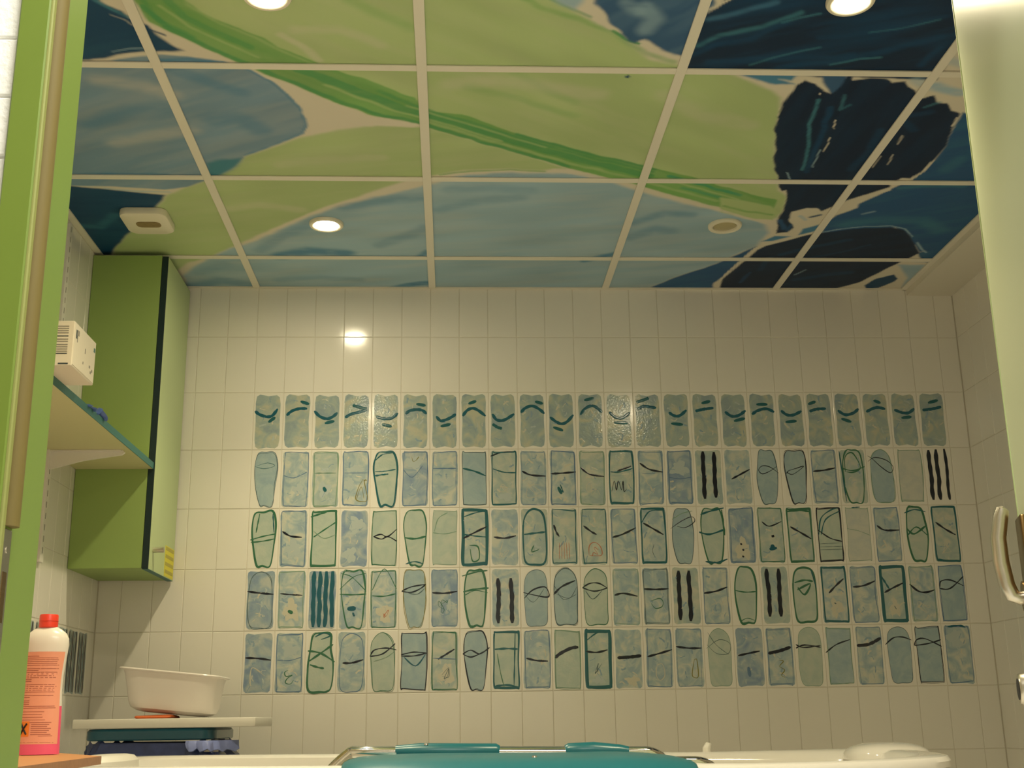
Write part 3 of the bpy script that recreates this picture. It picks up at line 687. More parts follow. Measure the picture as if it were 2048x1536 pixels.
D.update({
 (1,0):('p','Kd1',[L_('t',1,12,28,45,32,80,27,55,22,20,27)]), (1,1):('m','Rb1+',[L_('b',2,10,44,45,48,88,38),pat(62,68,18,9)]),
 (1,2):('v','Re2',[L_('g',2,12,40,85,40),pat(46,68,20,12),L_('t',5,44,64,52,72)]), (1,3):('m','Rb2',[L_('b',2,12,40,90,40),pat(50,33,30,5),pat(30,58,16,8),L_('o',2,72,52,88,53,80,55,92,85,72,89,52,84,62,64,74,53),L_('o',1,55,85,70,64,80,84)]),
 (1,4):('q','Kt4',[L_('t',3,15,38,50,37,85,34),L_('t',4,15,45,40,43,60,42),L_('t',3,12,20,40,8,75,5)]), (1,5):('s','Rb2',[pat(48,23,28,11),L_('o',1,38,12,42,20,55,18,62,12,50,20),L_('b',2,10,35,40,48,75,28)]),
 (1,6):('m','Rb2',[L_('b',3,10,33,90,33),pat(60,55,24,8)]), (1,7):('p','Rd2',[L_('t',4,10,33,50,38,88,46)]),
 (1,8):('v','Rt3',[L_('n',3,4,12,40,6,90,4),L_('t',3,12,34,50,40,92,41),scr('w',50,65,22,9),pat(55,82,24,7)]), (1,9):('m','Rb1',[L_('n',4,10,38,40,45,92,47),scr('w',50,70,28,10)]),
 (1,10):('m','Rb2',[L_('n',4,8,43,50,42,95,40),L_('t',5,32,66,44,78),L_('t',3,40,62,50,76)]), (1,11):('v','Re1',[L_('n',4,10,32,40,44,92,48),scr('w',50,72,26,9)]),
 (1,12):('v','Rt4',[L_('t',4,12,40,45,40,88,34),L_('n',4,35,39,85,30),L_('n',2,14,74,24,56,30,72,38,56,48,72,54,56,56,74,66,70)]), (1,13):('m','Rb1',[L_('n',4,13,25,45,36,92,41),L_('b',1,20,44,80,42),scr('w',50,70,16,7)]),
 (1,14):('s','Rb2',[L_('b',2,10,50,50,53,90,50),pat(50,35,30,12)]), (1,15):('v',None,[bar(32,5,88),bar(70,6,86)]),
 (1,16):('m',None,[L_('n',4,26,54,92,37),L_('w',1,40,70,60,70,62,88,40,90,38,72)]), (1,17):('p','Bd2',[L_('n',2,92,44,62,33,36,31,22,38,34,45,62,40,86,32)]),
 (1,18):('p','Kn2',[L_('n',2,18,42,40,46,80,32,50,36,25,40,18,45)]), (1,19):('m','Rb1',[L_('n',4,10,41,50,39,90,35)]),
 (1,20):('v','Bg3',[L_('g',3,22,42,26,16,50,8,68,20,76,36,50,43,26,42),L_('g',3,12,36,50,40,92,33),L_('t',3,6,5,12,50,18,94)]), (1,21):('p','Ae1',[L_('n',2,4,24,30,17,70,22,92,34,80,44,50,34,22,20,5,14)]),
 (1,22):('f','Re1',[]), (1,23):(None,None,[bar(20,4,92),bar(46,3,92),bar(78,2,92,'n',5)]),
 (2,0):('q','Kg4+',[L_('g',3,36,8,26,40),L_('g',3,8,52,50,46,92,42),L_('g',3,10,56,50,54,92,50),L_('t',3,80,8,86,40)]), (2,1):('m','Rb2',[L_('n',4,12,38,40,46,78,48),pat(50,68,26,14)]),
 (2,2):('q','Rg4',[L_('g',4,4,14,60,5),L_('g',3,15,48,50,36,92,22),L_('e',2,15,38,50,50,88,44)]), (2,3):('s',None,[pat(58,28,26,13),pat(36,78,22,12)]),
 (2,4):('q','Rg2+',[L_('n',3,12,48,38,44,60,48,92,35),L_('n',3,14,48,40,52,62,48,92,56)]), (2,5):('q','Kg3+',[L_('g',4,18,50,50,52,88,48),L_('t',3,20,94,50,90,80,94)]),
 (2,6):('q','Re1',[L_('e',2,15,40,28,18,60,8),L_('e',2,10,42,50,44,90,40)]), (2,7):('v','Rt5',[L_('t',3,10,16,50,9,90,5),L_('n',4,10,52,50,42,92,32),L_('t',3,10,45,50,48,92,50),L_('g',3,32,64,60,66,64,86,42,90,34,70),pat(48,78,12,8)]),
 (2,8):('m',None,[L_('n',4,12,50,50,52,88,48),scr('w',48,72,24,10)]), (2,9):('v','At4',[L_('t',4,14,46,50,44,86,42),scr('g',50,70,18,8)]),
 (2,10):('v','Rt2',[L_('n',4,14,30,22,42,32,50)]+[L_('r',1,32+8*k,60,30+9*k,88) for k in range(5)]), (2,11):('v','Rt2',[L_('n',4,14,32,40,42,58,47),L_('r',2,30,82,32,66,50,60,70,68,72,82,32,82),scr('r',50,75,16,8)]),
 (2,12):('m','Rb1',[L_('n',4,10,52,45,47,92,36),pat(60,20,18,8)]), (2,13):('m','Rt4',[L_('n',4,16,28,50,38,84,48),L_('t',3,10,28,40,8,88,6),pat(50,74,17,15),L_('d',1,50,64,44,76,52,86)]),
 (2,14):('p','Bd2',[L_('n',2,8,38,50,24,84,18,92,26,60,36,30,34),L_('e',2,14,22,50,12,86,8)]), (2,15):('q','Kg3',[L_('t',4,12,14,50,8,94,3),L_('t',4,4,44,40,48,92,40),L_('g',4,86,6,92,50),L_('t',4,20,94,60,96,96,90)]),
 (2,16):('s','Rb2',[pat(50,74,24,17,'w'),L_('n',4,42,64,48,66),L_('n',4,48,74,54,76),L_('n',4,46,85,52,87)]), (2,17):('v','Rg2',[L_('n',3,20,27,45,35,88,27),L_('n',5,54,50,56,54),L_('u',6,50,66,54,76),L_('u',5,40,74,66,72)]),
 (2,18):('v','Rg4',[L_('n',4,16,36,50,46,86,57),L_('g',4,10,10,50,8,88,10),scr('w',50,74,20,9)]), (2,19):('q','Rn3',[L_('t',3,12,50,24,22,60,8,90,4),L_('t',3,20,50,40,24,90,10),L_('n',3,10,42,50,56,92,62),L_('d',1,10,66,90,64),L_('d',1,10,71,90,70),L_('d',1,10,76,90,75)]),
 (2,20):('f','Re1',[L_('t',3,32,4,62,3),L_('e',1,10,40,50,44,90,52)]), (2,21):('m','Rb2',[L_('n',4,14,35,40,43,92,43)]),
 (2,22):('q','Bg4+',[L_('g',4,16,40,40,50,84,36),L_('g',3,18,52,50,38,86,52),L_('t',3,12,14,50,8,88,12)]), (2,23):('v','Rt4+',[L_('n',4,18,30,50,42,84,52),scr('w',48,75,18,9)]),
 (3,0):('s','Ad1',[L_('n',4,6,36,50,39,92,41),scr('w',50,66,26,9)]), (3,1):('m','Re2',[L_('n',3,12,40,50,42,86,43),pat(50,68,24,17,'w'),L_('g',5,40,68,56,72)]),
 (3,2):('s',None,[bar(22,4,95,'u'),bar(41,4,95,'u'),bar(61,4,95,'u'),bar(82,4,95,'u')]), (3,3):('m','Kg3',[L_('g',2,8,8,45,14,94,38),L_('g',2,92,8,50,14,6,34),L_('g',3,6,42,50,43,94,42),L_('u',6,32,66,60,65),L_('u',4,50,72,56,78)]),
 (3,4):('m','Rg2',[L_('g',2,12,36,40,6,60,4,92,34),L_('g',3,12,45,50,46,90,42),pat(54,74,24,14,'w'),scr('r',56,75,13,8)]), (3,5):('p','Ko1',[L_('n',3,8,38,40,31,88,27),L_('n',3,8,38,40,40,70,34,88,27),L_('d',2,30,41,60,43,84,34)]),
 (3,6):('s','Rb1',[L_('n',4,8,41,50,42,92,39),scr('g',40,60,26,9),pat(70,62,14,8)]), (3,7):('q','Bg4',[L_('g',4,10,40,50,36,96,34),L_('g',2,14,46,50,38,92,42),L_('g',3,6,14,50,8,92,5)]),
 (3,8):('m',None,[bar(26,18,92),bar(70,18,92),pat(48,52,10,12)]), (3,9):('p','Ad1',[L_('n',3,10,52,40,38,80,33,94,44,88,50,50,47,8,42),L_('d',1,14,46,42,58,78,36)]),
 (3,10):('p','Ad2',[L_('n',4,8,46,36,33,82,23),L_('d',1,10,30,40,54,84,46),L_('d',1,14,44,60,52,86,34)]), (3,11):('q','Ag2',[L_('n',3,4,35,30,28,60,28,88,36),L_('n',3,4,35,44,41,88,36),L_('d',2,14,40,38,54,70,40)]),
 (3,12):('m','Re1',[L_('n',4,10,48,40,45,88,50)]), (3,13):('m','Rd1',[L_('n',4,8,38,50,39,92,38),L_('g',2,32,58,60,54,72,60,66,68,44,70,32,62)]),
 (3,14):('v',None,[bar(26,8,90),bar(62,8,92)]), (3,15):('m','Rb1',[L_('n',4,8,46,50,43,90,36),L_('w',1,30,66,60,62,66,78,40,82,34,70)]),
 (3,16):('q','Bg4',[L_('g',3,14,42,50,45,86,44),L_('g',2,26,93,50,88,76,92)]), (3,17):('v',None,[bar(26,6,86),bar(64,6,86)]),
 (3,18):('q','Ag4+',[L_('g',4,16,30,50,26,80,28),L_('g',4,24,42,70,32,48,50,26,38),L_('t',3,76,8,90,40)]), (3,19):('m','Rt4+',[L_('n',4,30,48,55,36,84,24),pat(52,72,20,14,'w'),L_('d',3,46,64,52,66)]),
 (3,20):('m','Rb1',[L_('n',4,12,38,50,36,92,28),pat(50,20,28,8)]), (3,21):('v','Rt5',[L_('n',4,18,48,50,40,86,32),L_('t',4,12,20,36,42),pat(50,74,17,13,'w'),L_('d',2,48,70,54,76)]),
 (3,22):('m','Re1',[L_('n',4,6,34,34,46,62,48,92,44),scr('w',50,72,20,8)]), (3,23):('p','Rb2',[L_('n',3,8,42,14,30,48,28,92,38),L_('n',3,8,42,44,42,94,22)]),
 (4,0):('s',None,[L_('n',4,8,42,50,43,92,46),scr('w',50,72,26,10,2)]), (4,1):('m','Rb2',[L_('b',2,10,46,50,47,88,42),L_('g',2,48,62,36,66,42,72,62,70,46,75,40,82,56,84,66,78),pat(52,30,26,10)]),
 (4,2):('q','Tg4',[L_('g',4,8,50,50,36,90,22),L_('g',4,8,32,50,36,96,50),L_('g',4,16,54,40,58,62,60),L_('t',3,30,10,56,4,80,8,50,14)]), (4,3):('m','Ab2',[L_('n',4,20,52,50,52,88,47),pat(50,30,26,8)]),
 (4,4):('q','Ag1',[L_('n',3,8,42,22,32,60,29,94,32),L_('n',3,8,42,50,38,90,22),L_('e',1,20,50,60,44,90,34)]), (4,5):('p','Rn2+',[L_('n',3,8,40,50,36,92,38),L_('n',3,8,42,50,42,92,38),L_('u',3,18,44,56,58,88,40)]),
 (4,6):('v','Rg2',[L_('n',4,28,48,82,32),pat(56,72,22,16,'w'),scr('d',56,70,16,8),L_('b',2,10,46,90,48)]), (4,7):('p','Kn2',[L_('n',3,8,40,34,34,64,40,96,30),L_('n',3,8,40,34,45,64,40,80,36)]),
 (4,8):('q','Rt4',[L_('t',4,12,33,50,32,88,33),L_('t',4,12,92,50,90,90,94),L_('g',2,20,40,30,70,42,94),L_('t',3,80,6,74,92)]), (4,9):('m','Rb1',[L_('n',4,14,48,50,52,86,53)]),
 (4,10):('q','Re2',[L_('n',5,8,48,26,41,60,33,86,31)]), (4,11):('v','Rt5',[L_('n',4,8,38,45,40,82,36),L_('t',3,14,20,50,8,90,6),scr('d',50,66,18,7),pat(50,84,20,6)]),
 (4,12):('m',None,[L_('n',5,12,49,55,48,92,46),pat(60,86,22,7,'w')]), (4,13):('m','Rb1',[L_('n',4,10,48,50,43,94,37),L_('w',2,40,62,60,60,66,78,50,86,38,78,40,64)]),
 (4,14):('m','Rb1',[L_('n',4,6,32,50,35,92,35),L_('o',2,66,52,56,76,62,82,76,80,74,54,66,54)]), (4,15):('q','Ae1',[L_('d',1,6,36,50,22,86,28,80,44,40,44,10,30),L_('d',1,14,10,40,30,80,46)]),
 (4,16):('s',None,[L_('n',4,10,48,50,44,84,41),L_('b',5,42,66,46,82)]), (4,17):('m','Rb1',[L_('n',5,10,45,50,41,88,35),L_('o',2,46,56,60,58,46,66,62,72,50,80,62,84),pat(50,25,28,8)]),
 (4,18):('q','Ae1',[L_('n',3,4,31,30,36,88,33),L_('n',3,4,37,34,32,88,36)]), (4,19):('p','Re1',[L_('n',3,2,45,40,32,88,24)]),
 (4,20):('m','Rb1',[L_('n',5,8,34,50,32,92,22)]), (4,21):('p','Ad1',[L_('n',3,4,33,34,22,66,21,94,26)]),
 (4,22):('p','Rn1',[L_('n',3,2,35,10,26,40,24,94,37),L_('n',3,2,35,50,32,94,26)]), (4,23):('m','Rb2',[pat(42,24,26,14),L_('u',4,20,5,60,3,80,6)])})
for (row, cidx), (bg, ol, st) in D.items():
    t = TILES[('back', cidx + 5, 6 - row)]
    t.name = 'painted_tile'
    decorate(t, bg, ol, st)
# striped tiles on the left wall
for k in range(1, 7):
    t = TILES[('left', k, 2)]
    t.name = 'painted_tile'
    ss = []
    for u in (14, 46, 80): ss += [bar(u, 5, 95, 'n')]
    for u in (30, 63): ss += [bar(u, 5, 95, 'd', 4)]
    decorate(t, 'm', None, ss)

# ---- door frame (left jamb in view, right jamb and head)
fr = root('trim_3', (0.29, -2.92, 0), kind='structure')
G().box((0.262, -2.942, 0), (0.290, YF, 2.19), .001, 1).build('jamb', M_FRAME_L, fr)
G().box((0.262, -2.976, 0), (0.2905, -2.942, 2.19), .0015, 1).build('jamb_front', M_FRAME, fr)
G().box((0.2895, -2.9745, 0), (0.2935, -2.9665, 2.17), .0012, 1).build('stop_bead', M_PALE, fr)
G().tube([(0.2895, -2.953, 0.974), (0.2895, -2.953, 2.17)], 0.0105, 14).build('rubber_gasket', M_GASKET, fr, True)
sp = G().box((0.289, -2.963, 0.35), (0.2915, -2.944, 0.972), .0008, 1).build('strike_plate', M_STEEL, fr)
G().box((0.2905, -2.958, 0.892), (0.2919, -2.949, 0.935)).build('latch_hole', M_BROWN_REFL, sp)
G().tube([(0.2912, -2.953, 0.954), (0.2922, -2.953, 0.954)], 0.003, 10).build('screw', M_STEEL, sp)
G().box((1.345, -2.976, 0), (1.375, YF, 2.19), .0015, 1).build('jamb', M_FRAME_L, fr)
G().box((0.29, -2.976, 2.17), (1.345, YF, 2.20), .0015, 1).build('frame_head', M_FRAME_L, fr)

# ---- open door leaf on the right
P0 = Vector((1.335, -2.90, 0)); P1 = Vector((1.589, -2.12, 0))
dv = (P1 - P0).normalized(); nv = Vector((-dv.y, dv.x, 0)); LEN = (P1 - P0).length
door = root('door_1', P0, kind='structure')
def dpt(s_, n, z): return tuple(P0 + dv * s_ + nv * n + Vector((0, 0, z)))
def dbox(s0, s1, n0, n1, z0, z1, bev=0):
    g = G().box((s0, n0, z0), (s1, n1, z1), bev)
    g.v = [dpt(*v) for v in g.v]; return g
dbox(0.0, LEN - .006, -.042, 0, 0.01, 2.11, .001).build('door_panel', M_LEAF, door)
dbox(LEN - .006, LEN, -.043, .0015, 0.01, 2.11, .0015).build('edge_strip', M_LGREEN, door)
pl = dbox(LEN - .075, LEN - .012, 0, .008, 0.937, 1.106, .003).build('escutcheon', M_BROWN_REFL, door, True)
sL = LEN - .043
lv = G()
lv.tube([dpt(sL, .006, .981), dpt(sL, .018, .979), dpt(sL, .028, .983), dpt(sL - .002, .035, 1.000), dpt(sL - .004, .040, 1.036), dpt(sL - .006, .040, 1.073), dpt(sL - .008, .033, 1.106), dpt(sL - .009, .029, 1.118), dpt(sL - .009, .027, 1.121)],
        [.010, .0105, .0115, .012, .0125, .012, .0115, .010, .004], 18)
lv.build('lever_handle', M_STEEL, door, True)
G().tube([dpt(sL, 0, .981), dpt(sL, .014, .981)], .024, 24).build('rose', M_BROWN_REFL, door, True)
tt = G().tube([dpt(sL, 0, .842), dpt(sL, .012, .842), dpt(sL, .034, .842), dpt(sL, .037, .842)], [.026, .026, .024, .022], 28).build('thumb_turn', M_STEEL, door, True)
G().tube([dpt(sL, .036, .842), dpt(sL, .0378, .842)], .016, 20).build('turn_slot', M_DARK, tt)

# ================================================================ THINGS
# ---- ceiling lamps
def lamp(x, y, lit, label, power=1.0):
    r = root('ceiling_lamp', (x, y, H - .002), label, 'lamp', 'recessed round ceiling lamps')
    g = G(); n = 40
    prof = [(.052, .006), (.0525, .001), (.050, -.003), (.044, -.004), (.038, -.002), (.036, .005)]
    g.loft([[(x + q * math.cos(2 * PI * j / n), y + q * math.sin(2 * PI * j / n), H - .002 + z) for j in range(n)] for q, z in prof], False, False)
    g.build('trim_ring', M_CREAM, r, True)
    G().lathe((x, y, H), [(.036, .0005), (.034, -.0005), (.022, -.0035), (.006, -.005)], 32).build('bulb' if lit else 'lamp_glass', M_LIT if lit else M_LENS, r, True)
    if lit:
        L = bpy.data.lights.new('halogen_light', 'SPOT'); L.energy = LAMP_W * power; L.color = LAMP_COL
        L.spot_size = math.radians(110); L.spot_blend = 1.0; L.shadow_soft_size = 0.022
        o = bpy.data.objects.new('halogen_light', L); C.objects.link(o); o.parent = r; o.location = (0, 0, -.012)
lamp(0.291, -0.565, True, 'lit round downlight in the blue ceiling panel near the tiled wall', 0.66)
lamp(0.288, -1.775, True, 'lit round downlight at the top edge above the green panel', 1.1)
lamp(1.528, -1.785, True, 'bright lit downlight in the dark navy panel at upper right', 1.1)
lamp(1.522, -0.570, False, 'unlit round downlight with cream ring in pale blue panel')

# hall luminaire behind the photographer
hl = root('hall_luminaire', (1.1, -3.65, 2.62), 'white box luminaire on the hall ceiling', 'lamp')
G().box((0.45, -3.85, 2.63), (1.75, -3.45, 2.70), .01).build('housing', M_WHITE, hl)
G().box((0.48, -3.82, 2.622), (1.72, -3.48, 2.632), .004).build('diffuser', M_HALL, hl)
L = bpy.data.lights.new('hall_light', 'AREA'); L.energy = HALL_W; L.color = HALL_COL; L.shape = 'RECTANGLE'; L.size = 1.2; L.size_y = 0.32
o = bpy.data.objects.new('hall_light', L); C.objects.link(o); o.parent = hl; o.location = (0, 0, -.02)

# ---- ceiling sensor box
se = root('ceiling_sensor', (-0.24, -0.60, H - .022), 'rounded square cream sensor box on the ceiling above the cabinet', 'sensor')
cx, cy = -0.24, -0.602
g = G()
g.loft([[(x, y, z) for x, y in rrect(cx, cy, a, b_, r_)] for a, b_, r_, z in [(.069, .077, .028, H + .003), (.070, .078, .029, H - .009), (.068, .076, .028, H - .016), (.060, .068, .024, H - .021)]], False, True)
g.build('housing', M_CREAM, se, True)
G().loft([[(x, y, z) for x, y in rrect(cx + .006, cy - .006, .036, .020, .016)] for z in (H - .0205, H - .0225)]).build('grille', M_GRILLE, se)

# ---- wall cabinet
cb = root('wall_cabinet', (-0.355, -0.17, 1.265), 'tall green wall cabinet with dark edge, hung to the ceiling', 'cabinet')
X0, X1, Y0, Y1, Z0, Z1 = XL, -0.235, -0.335, -0.008, 1.265, H - .012
G().box((X0 + .001, Y0, Z0), (X1 - .021, Y1, Z1), .0008, 1).build('body', M_GREEN, cb)
dr = G().box((X1 - .0185, Y0 + .0015, Z0 - .002), (X1, Y1, Z1 - .004), .0006, 1).build('door', M_LGREEN, cb)
G().box((X1 - .0195, Y0 - .0005, Z0 - .002), (X1 - .0005, Y0 + .0015, Z1 - .004)).build('edge_band', M_DARK_TEAL, dr)
G().box((X1 - .0185, Y0 + .002, Z0 - .0032), (X1, Y1, Z0 - .002)).build('edge_band', M_TEAL_EDGE, dr)
G().tube([(X1, -.292, 1.325), (X1 + .004, -.292, 1.325), (X1 + .033, -.292, 1.325), (X1 + .034, -.292, 1.325)], [.0085, .0085, .0085, .007], 18).build('knob', M_STEEL, dr, True)
st = G().box((X1, -.135, 1.266), (X1 + .0006, -.012, 1.362)).build('sticker', M_YELLOW, dr)
st['label'] = 'yellow printed sticker'
for k in range(4):
    z = 1.276 + .024 * k
    G().box((X1 + .0004, -.128, z), (X1 + .0009, -.020, z + .011)).build('print_line', M_YELLOW_D, st)

# ---- slotted rail with bracket, and shelf
rl = root('shelf_rail', (XL, -0.60, 1.25), 'white slotted shelf rail with triangular bracket on the left wall', 'shelf rail')
up_ = G().box((XL, -.6145, 1.25), (XL + .012, -.5855, H - .02), .001, 1).build('upright', M_WHITE, rl)
sm = None
for k in range(31):
    z = 1.275 + .032 * k
    q = G().box((XL + .0112, -.603, z), (XL + .0124, -.5985, z + .017)); o = q.build('slot', M_PRINT, up_)
    if sm is None: sm = o.data
g = G()
br = [(XL + .010, 1.5665), (-.262, 1.5665), (-.256, 1.560), (-.264, 1.553), (XL + .10, 1.536), (XL + .010, 1.512)]
g.loft([[(x, y, z) for x, z in br] for y in (-.604, -.596)])
g.box((XL + .010, -.612, 1.5625), (-.265, -.588, 1.5665))
g.build('bracket', M_WHITE, rl)
sh = root('wall_shelf', (-.36, -.95, 1.567), 'pale shelf with teal front edge running from the cabinet along the left wall', 'shelf')
G().box((XL + .001, -1.75, 1.567), (-.2405, -.3365, 1.586), .0006, 1).build('board', mat('shelf_board', (.62, .60, .32), .5), sh)
G().box((-.2405, -1.75, 1.5665), (-.2385, -.3365, 1.5865)).build('front_edge', M_TEAL_EDGE, sh)

# ---- carton on the shelf
ct = root('carton', (-.245, -1.30, 1.5862), 'small white printed cardboard carton overhanging the shelf', 'box')
bx0, bx1, by0, by1, bz0, bz1 = -.300, -.175, -1.384, -1.217, 1.5863, 1.692
g = G().box((bx0, by0, bz0), (bx1, by1, bz1), .0015, 1); g.build('carton_body', M_CARD, ct)
G().box((bx1 - .001, by0 + .002, bz0 + .004), (bx1 + .0012, by1 - .003, bz1 - .002), .0005, 1).build('end_flap', M_CARD, ct)
zz = bz1 - .012
for k, w in enumerate((.05, .06, .055, .06, .06, .05, .06, .035, .05, .06, .055, .06)):
    G().box((bx1 - .012 - w, by0 - .0006, zz - .0022), (bx1 - .012, by0, zz)).build('print_line', M_PRINT if k not in (4, 11) else M_PRINT_D, ct)
    zz -= .0052 if k not in (3, 4, 6) else .0075
G().box((bx1 - .030, by0 - .0006, bz0 + .0035), (bx1 - .008, by0, bz0 + .0065)).build('print_line', M_PRINT_D, ct)
for (y, z, w, h, mm) in [(-1.372, 1.655, .008, .020, M_PRINT_D), (-1.360, 1.665, .010, .012, M_PRINT), (-1.363, 1.648, .004, .016, M_PRINT), (-1.235, 1.664, .010, .010, M_TEAL_EDGE),
                        (-1.262, 1.617, .008, .006, M_PRINT), (-1.252, 1.606, .008, .006, M_PRINT), (-1.243, 1.612, .008, .006, M_PRINT), (-1.30, 1.640, .004, .012, M_PRINT), (-1.310, 1.612, .004, .006, M_PRINT)]:
    G().box((bx1 + .001, y, z), (bx1 + .0017, y + w, z + h)).build('print_mark', mm, ct)

# ---- blue plastic bits on the shelf edge
def film(label, y0, y1, h):
    g = G(); N = 10; ring = []
    top = []; bot = []
    for i in range(N + 1):
        t = i / N; y = y0 + (y1 - y0) * t
        x = -.2405 + .004 * math.sin(t * 9); z = 1.5868 + h * (math.sin(PI * t) ** .6) * (.7 + .3 * math.sin(5 * t + y0 * 40))
        g_ = [(x - .030, y, 1.5868), (x - .018, y, 1.5868 + h * .4), (x, y, z), (x + .009, y, z - .003), (x + .006, y, z - .0055), (x - .014, y, 1.5868 + .0005)]
        ring.append(g_)
    g.loft(ring)
    o = g.build('plastic_wrapper', M_BLUEP, None, True)
    tag(o, label, 'wrapper', 'blue plastic scraps on the shelf edge')
film('smaller blue plastic scrap on the shelf nearer the carton', -1.035, -.985, .010)
film('larger blue plastic scrap on the shelf nearer the cabinet', -.955, -.885, .022)

# ---- waste bin
bn = root('waste_bin', (-.17, -.33, 0), 'teal rimmed waste bin with dark blue bag folded over its rim', 'bin')
bcx, bcy = -.164, -.325
def ring(a, b_, r_, z, cx=bcx, cy=bcy): return [(x, y, z) for x, y in rrect(cx, cy, a, b_, r_, 8)]
G().loft([ring(.14, .13, .05, .02), ring(.163, .158, .05, .74), ring(.157, .152, .05, .74), ring(.135, .125, .05, .04)]).build('bin_body', M_TEAL_D, bn, True)
G().loft([ring(.176, .170, .045, .770), ring(.1795, .1735, .047, .7735), ring(.1795, .1735, .047, .795), ring(.174, .168, .045, .8015), ring(.16, .15, .04, .8025)]).build('lid', M_TEAL_D, bn, True)
g = G(); rr = []
for k, z in enumerate((.768, .755, .738, .722, .705, .690, .66)):
    base = rrect(bcx, bcy, .171 + .010 * min(k, 3) / 3, .162 + .010 * min(k, 3) / 3, .05, 16)
    rr.append([(bcx + (x - bcx) * (1 + .03 * math.sin(i * 1.3 + k * .8) * (k > 0) + .02 * math.sin(i * .37 + k)), bcy + (y - bcy) * (1 + .03 * math.sin(i * .9 + k * 1.1) * (k > 0)), z + .006 * math.sin(i * .7 + k)) for i, (x, y) in enumerate(base)])
g.loft(rr, False, False); g.build('bag', M_BAG, bn, True)
g = G(); rr = []
for i in range(15):
    t = i / 14; x = -.06 + .135 * t
    y = bcy - .178 - .005 * math.sin(i * 1.7)
    if t > .6: y += (t - .6) * .14
    hgt = .018 + .012 * abs(math.sin(i * 1.1))
    rr.append([(x, y, .768), (x, y - .006, .760), (x + .003, y - .008, .768 - hgt), (x + .003, y - .003, .768 - hgt - .002), (x, y + .004, .758)])
g.loft(rr); g.build('bag_fold', M_BAG_L, bn, True)
g = G(); rr = []
for i in range(9):
    t = i / 8; x = .015 + .045 * math.sin(PI * t * .5); z = .768 - .06 * t
    rr.append([(x - .02, -.46 + .10 * t, z), (x + .004, -.47 + .12 * t, z), (x + .012, -.40 + .08 * t, z - .004), (x - .01, -.36 + .05 * t, z)])
g.loft(rr); g.build('bag_corner', M_BAG, bn, True)
G().box((-.01, -.501, .738), (.03, -.498, .752), .001).build('handle_slot', M_CARD, bn)

# ---- white board lying on the bin
bd = G().box((-.373, -.500, .8032), (.128, -.180, .8285), .003, 2).build('white_board', M_WHITE, None, True)
tag(bd, 'thick white board lying across the waste bin', 'board')

# ---- orange cloth and white basin on the board
g = G()
g.loft([[(x, y, z + (.002 * math.sin(40 * x + 30 * y))) for x, y in rrect(-.165, -.40, a, b_, .012)] for a, b_, z in [(.048, .060, .8287), (.052, .064, .832), (.050, .06, .8365), (.044, .05, .838)]])
tag(g.build('sponge_cloth', mat('orange_cloth', (.62, .13, .03), .8), None, True), 'folded orange cloth under the white basin', 'cloth')
bs = root('wash_basin', (-.122, -.345, .829), 'white plastic wash basin standing tilted on the white board', 'basin')
Nn = 10
def bring(a, b_, r_, h):
    out = []
    for x, y in rrect(0, 0, a, b_, r_, Nn):
        z = h - .105 * x
        out.append((-.132 + x, -.345 + y, .8436 + z))
    return out
outer = [(.085, .060, .045, -.003), (.100, .075, .05, .000), (.115, .09, .055, .008), (.121, .096, .055, .025), (.131, .104, .05, .095), (.135, .107, .05, .108)]
rim = [(.143, .121, .05, .110), (.144, .122, .05, .1125), (.142, .120, .05, .1155), (.136, .108, .05, .1155)]
inner = [(.131, .103, .05, .105), (.117, .092, .05, .025), (.10, .075, .045, .006)]
G().loft([bring(*q) for q in outer + rim + inner]).build('bowl', mat('basin_plastic', (.86, .80, .76), .3), bs, True)

# ---- bathtub
bt = root('bathtub', (.855, -1.0, 0), 'white acrylic bathtub seen edge-on under the tiled wall', 'bathtub')
def bring2(da, db, z, n, lift=0):
    r_ = []
    for x, y, zz in sup(.805, -1.0, 1.0 - da, .40 - db, n, z, 96):
        t = max(0, (x - 1.35) / .55); r_.append((x, y, zz + lift * (.010 * t * t + .014 * max(0, min(1, (1.3 - x) / 1.4))) - lift * .006 * (y < -1.0) * (1 - t * t if t < 1 else 0)))
    return r_
prof = [(.14, .10, .03, 3), (.10, .07, .25, 3.2), (.05, .035, .55, 3.8), (.03, .022, .675, 4.5)]
rimp = [(.012, .010, .684, 4.8), (.001, .001, .693, 5), (0, 0, .706, 5), (.006, .005, .716, 5), (.022, .018, .7205, 5), (.05, .042, .7195, 4.8), (.068, .055, .712, 4.5)]
inn = [(.080, .062, .695, 4.3), (.12, .085, .55, 3.8), (.22, .12, .35, 3.2), (.32, .17, .27, 3)]
g = G().loft([bring2(a, b_, z, n, 0) for a, b_, z, n in prof] + [bring2(a, b_, z, n, 1) for a, b_, z, n in rimp] + [bring2(a, b_, z, n, 0) for a, b_, z, n in inn])
g.build('tub_shell', M_BATH, bt, True)
g = G(); rr = []
for k, (s_, z) in enumerate([(1.05, .700), (1.03, .714), (.95, .725), (.80, .733), (.58, .739), (.3, .7415)]):
    rr.append(sup(1.785, -.83, .100 * s_, .12 * s_, 2.3, z, 40))
g.loft(rr); g.build('headrest', M_BATH, bt, True)
g = G().loft([sup(-.145, -.98, a, b_, 3, z, 32) for a, b_, z in [(.05, .16, .60), (.058, .17, .70), (.056, .168, .730), (.045, .155, .741), (.03, .13, .744)]])
g.build('end_pod', M_WHITE, bt, True)
g = G().tube([(1.362, -.63, .716), (1.362, -.63, .728), (1.368, -.625, .736), (1.374, -.62, .737)], [.012, .011, .010, .006], 16)
g.build('waste_knob', M_WHITE, bt, True)

